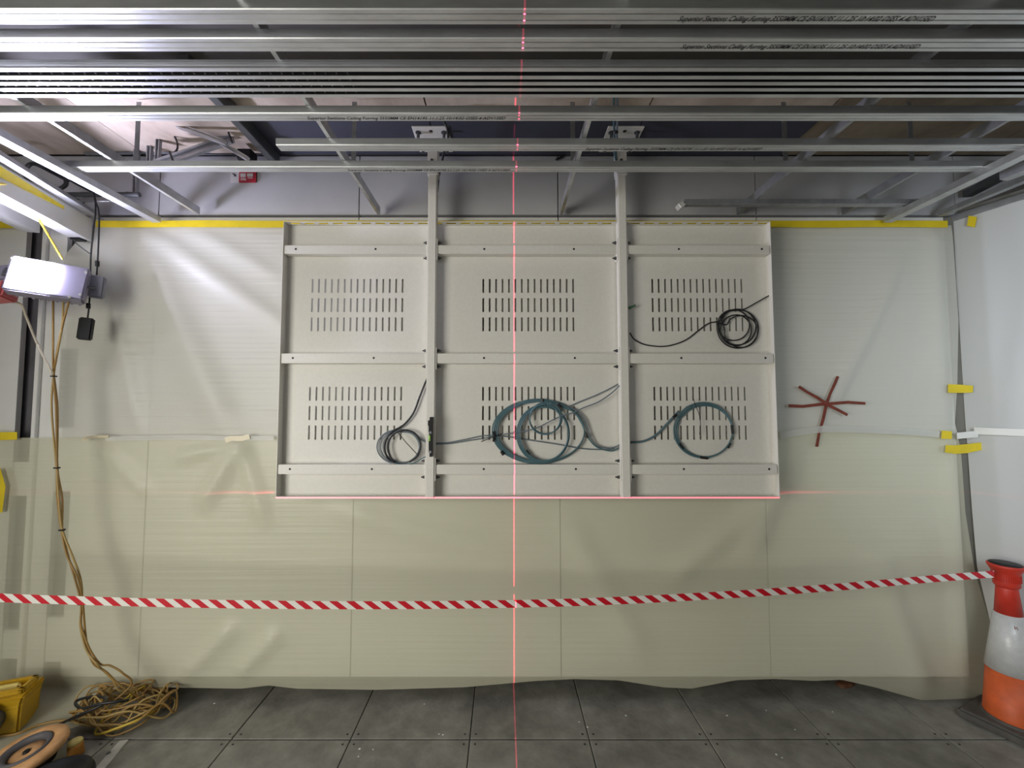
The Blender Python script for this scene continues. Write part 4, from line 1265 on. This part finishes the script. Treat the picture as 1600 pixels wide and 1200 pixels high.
# tan cable reel leaning
c = at_z(40, 1206, 0)
r = thing('cable_reel', c, 'tan round cable reel with a dark hub ring lying in the bottom left corner', 'cable reel')
Mr_ = Matrix.Translation(c + Vector((0, 0.0, 0.085))) @ Matrix.Rotation(radians(24), 4, 'Z') @ Matrix.Rotation(radians(10), 4, 'X') @ Matrix.Rotation(radians(-12), 4, 'Y') @ Matrix.Scale(0.86, 4)
def ring(prof, m, nm, cap=False, sx=1.0, sy=1.0):
    bm = bmesh.new()
    add_lathe(bm, prof, Mr_, 40, cap, sx, sy)
    return obj(nm, bm, m, r, True)
ring([(0.100, -0.022), (0.150, -0.022), (0.160, -0.010), (0.160, 0.008), (0.150, 0.020), (0.112, 0.024), (0.100, 0.018), (0.100, -0.022)], 'tan_plastic', 'flange', sx=1.05, sy=0.9)
ring([(0.101, -0.016), (0.101, 0.026), (0.092, 0.030), (0.076, 0.016), (0.070, -0.014), (0.101, -0.016)], 'slot_grey', 'hub_ring', sx=1.05, sy=0.9)
ring([(0.070, -0.022), (0.070, 0.000), (0.020, 0.004), (0.012, 0.001)], 'tan_plastic', 'hub', True, sx=1.05, sy=0.9)
ring([(0.016, 0.0), (0.014, 0.010), (0.008, 0.012)], 'black_plastic', 'axle', True)
ring([(0.095, -0.085), (0.095, -0.022)], 'black_plastic', 'drum', True, sx=1.05, sy=0.9)

c = at_z(88, 1234, 0)
r = thing('plastic_cover', c, 'shiny black round plastic cover on the floor in front of the tan reel', 'plastic cover')
Mr_ = Matrix.Translation(c) @ Matrix.Rotation(radians(15), 4, 'Z') @ Matrix.Scale(0.84, 4)
ring([(0.150, 0.0), (0.156, 0.02), (0.150, 0.06), (0.135, 0.085), (0.125, 0.088), (0.110, 0.080), (0.06, 0.068), (0.02, 0.066)], 'black_plastic', 'shell', True, sx=1.0, sy=0.85)
ring([(0.030, 0.064), (0.028, 0.078), (0.014, 0.082)], 'slot_grey', 'knob', True)

c = at_z(119, 1180, 0)
r = thing('industrial_plug', c, 'orange plug with a pale yellow cap beside the tan reel', 'plug')
Mr_ = Matrix.Translation(c) @ Matrix.Rotation(radians(-8), 4, 'Y') @ Matrix.Scale(0.85, 4)
ring([(0.030, 0.0), (0.036, 0.004), (0.034, 0.05), (0.033, 0.066)], 'orange_plastic', 'body', True)
ring([(0.034, 0.066), (0.033, 0.078), (0.028, 0.084), (0.010, 0.086)], 'yellow_pale', 'cap', True)

# steel strip on the floor
a = at_z(193, 1158, 0.002); b = at_z(150, 1208, 0.002)
dr = (b - a).normalized(); sd = Vector((0, 0, 1)).cross(dr).normalized()
r = thing('steel_strip', a, 'pale steel threshold strip with a screw lying on the floor tiles', 'metal strip')
beam('strip', a, a + dr * 0.6, [(-0.022, 0), (0.022, 0), (0.018, 0.005), (-0.018, 0.005)], 'steel_light', r)
m_ = at_z(169.5, 1177, 0.006)
bm = bmesh.new(); add_cyl(bm, m_, m_ + Vector((0, 0, 0.005)), 0.010, 10, r2=0.007); obj('screw', bm, 'dark_steel', r)
# brown scrap
c = at_z(1321, 1071, 0.0)
bm = bmesh.new(); add_lathe(bm, [(0.050, 0.0), (0.056, 0.008), (0.045, 0.018), (0.020, 0.022)], Matrix.Translation(c) @ Matrix.Rotation(0.2, 4, 'Z'), 12, True, 1.15, 0.5)
for v in bm.verts: v.co += Vector((random.uniform(-1, 1), random.uniform(-1, 1), random.uniform(0, 0.4))) * 0.006
o = obj('brown_scrap', bm, 'brown_scrap'); tag(o, 'small brown scrap on the floor below the sheet edge at the right', 'scrap')
# pale specks of plaster on the tiles, too small to count
bm = bmesh.new(); rs = random.Random(3)
for px, py in [(663, 1100), (692, 1148), (686, 1147), (978, 1118), (1136, 1118), (1197, 1110), (1301, 1112), (562, 1170), (583, 1171), (560, 1182), (1213, 1179), (1222, 1184), (335, 1099), (905, 1128), (918, 1136), (1242, 1140)]:
    q = at_z(px, py, 0.0005); r_ = rs.uniform(0.003, 0.007)
    add_cyl(bm, q, q + Vector((0, 0, 0.0012)), r_, 7, r2=r_ * 0.6)
o = obj('plaster_speck', bm, 'white_tape', fl); tag(o, kind='stuff')
# laser level standing behind and below the camera's view
laser_level('cross_line_laser', (0.060, 0.15, zbm + 0.0015), 540)
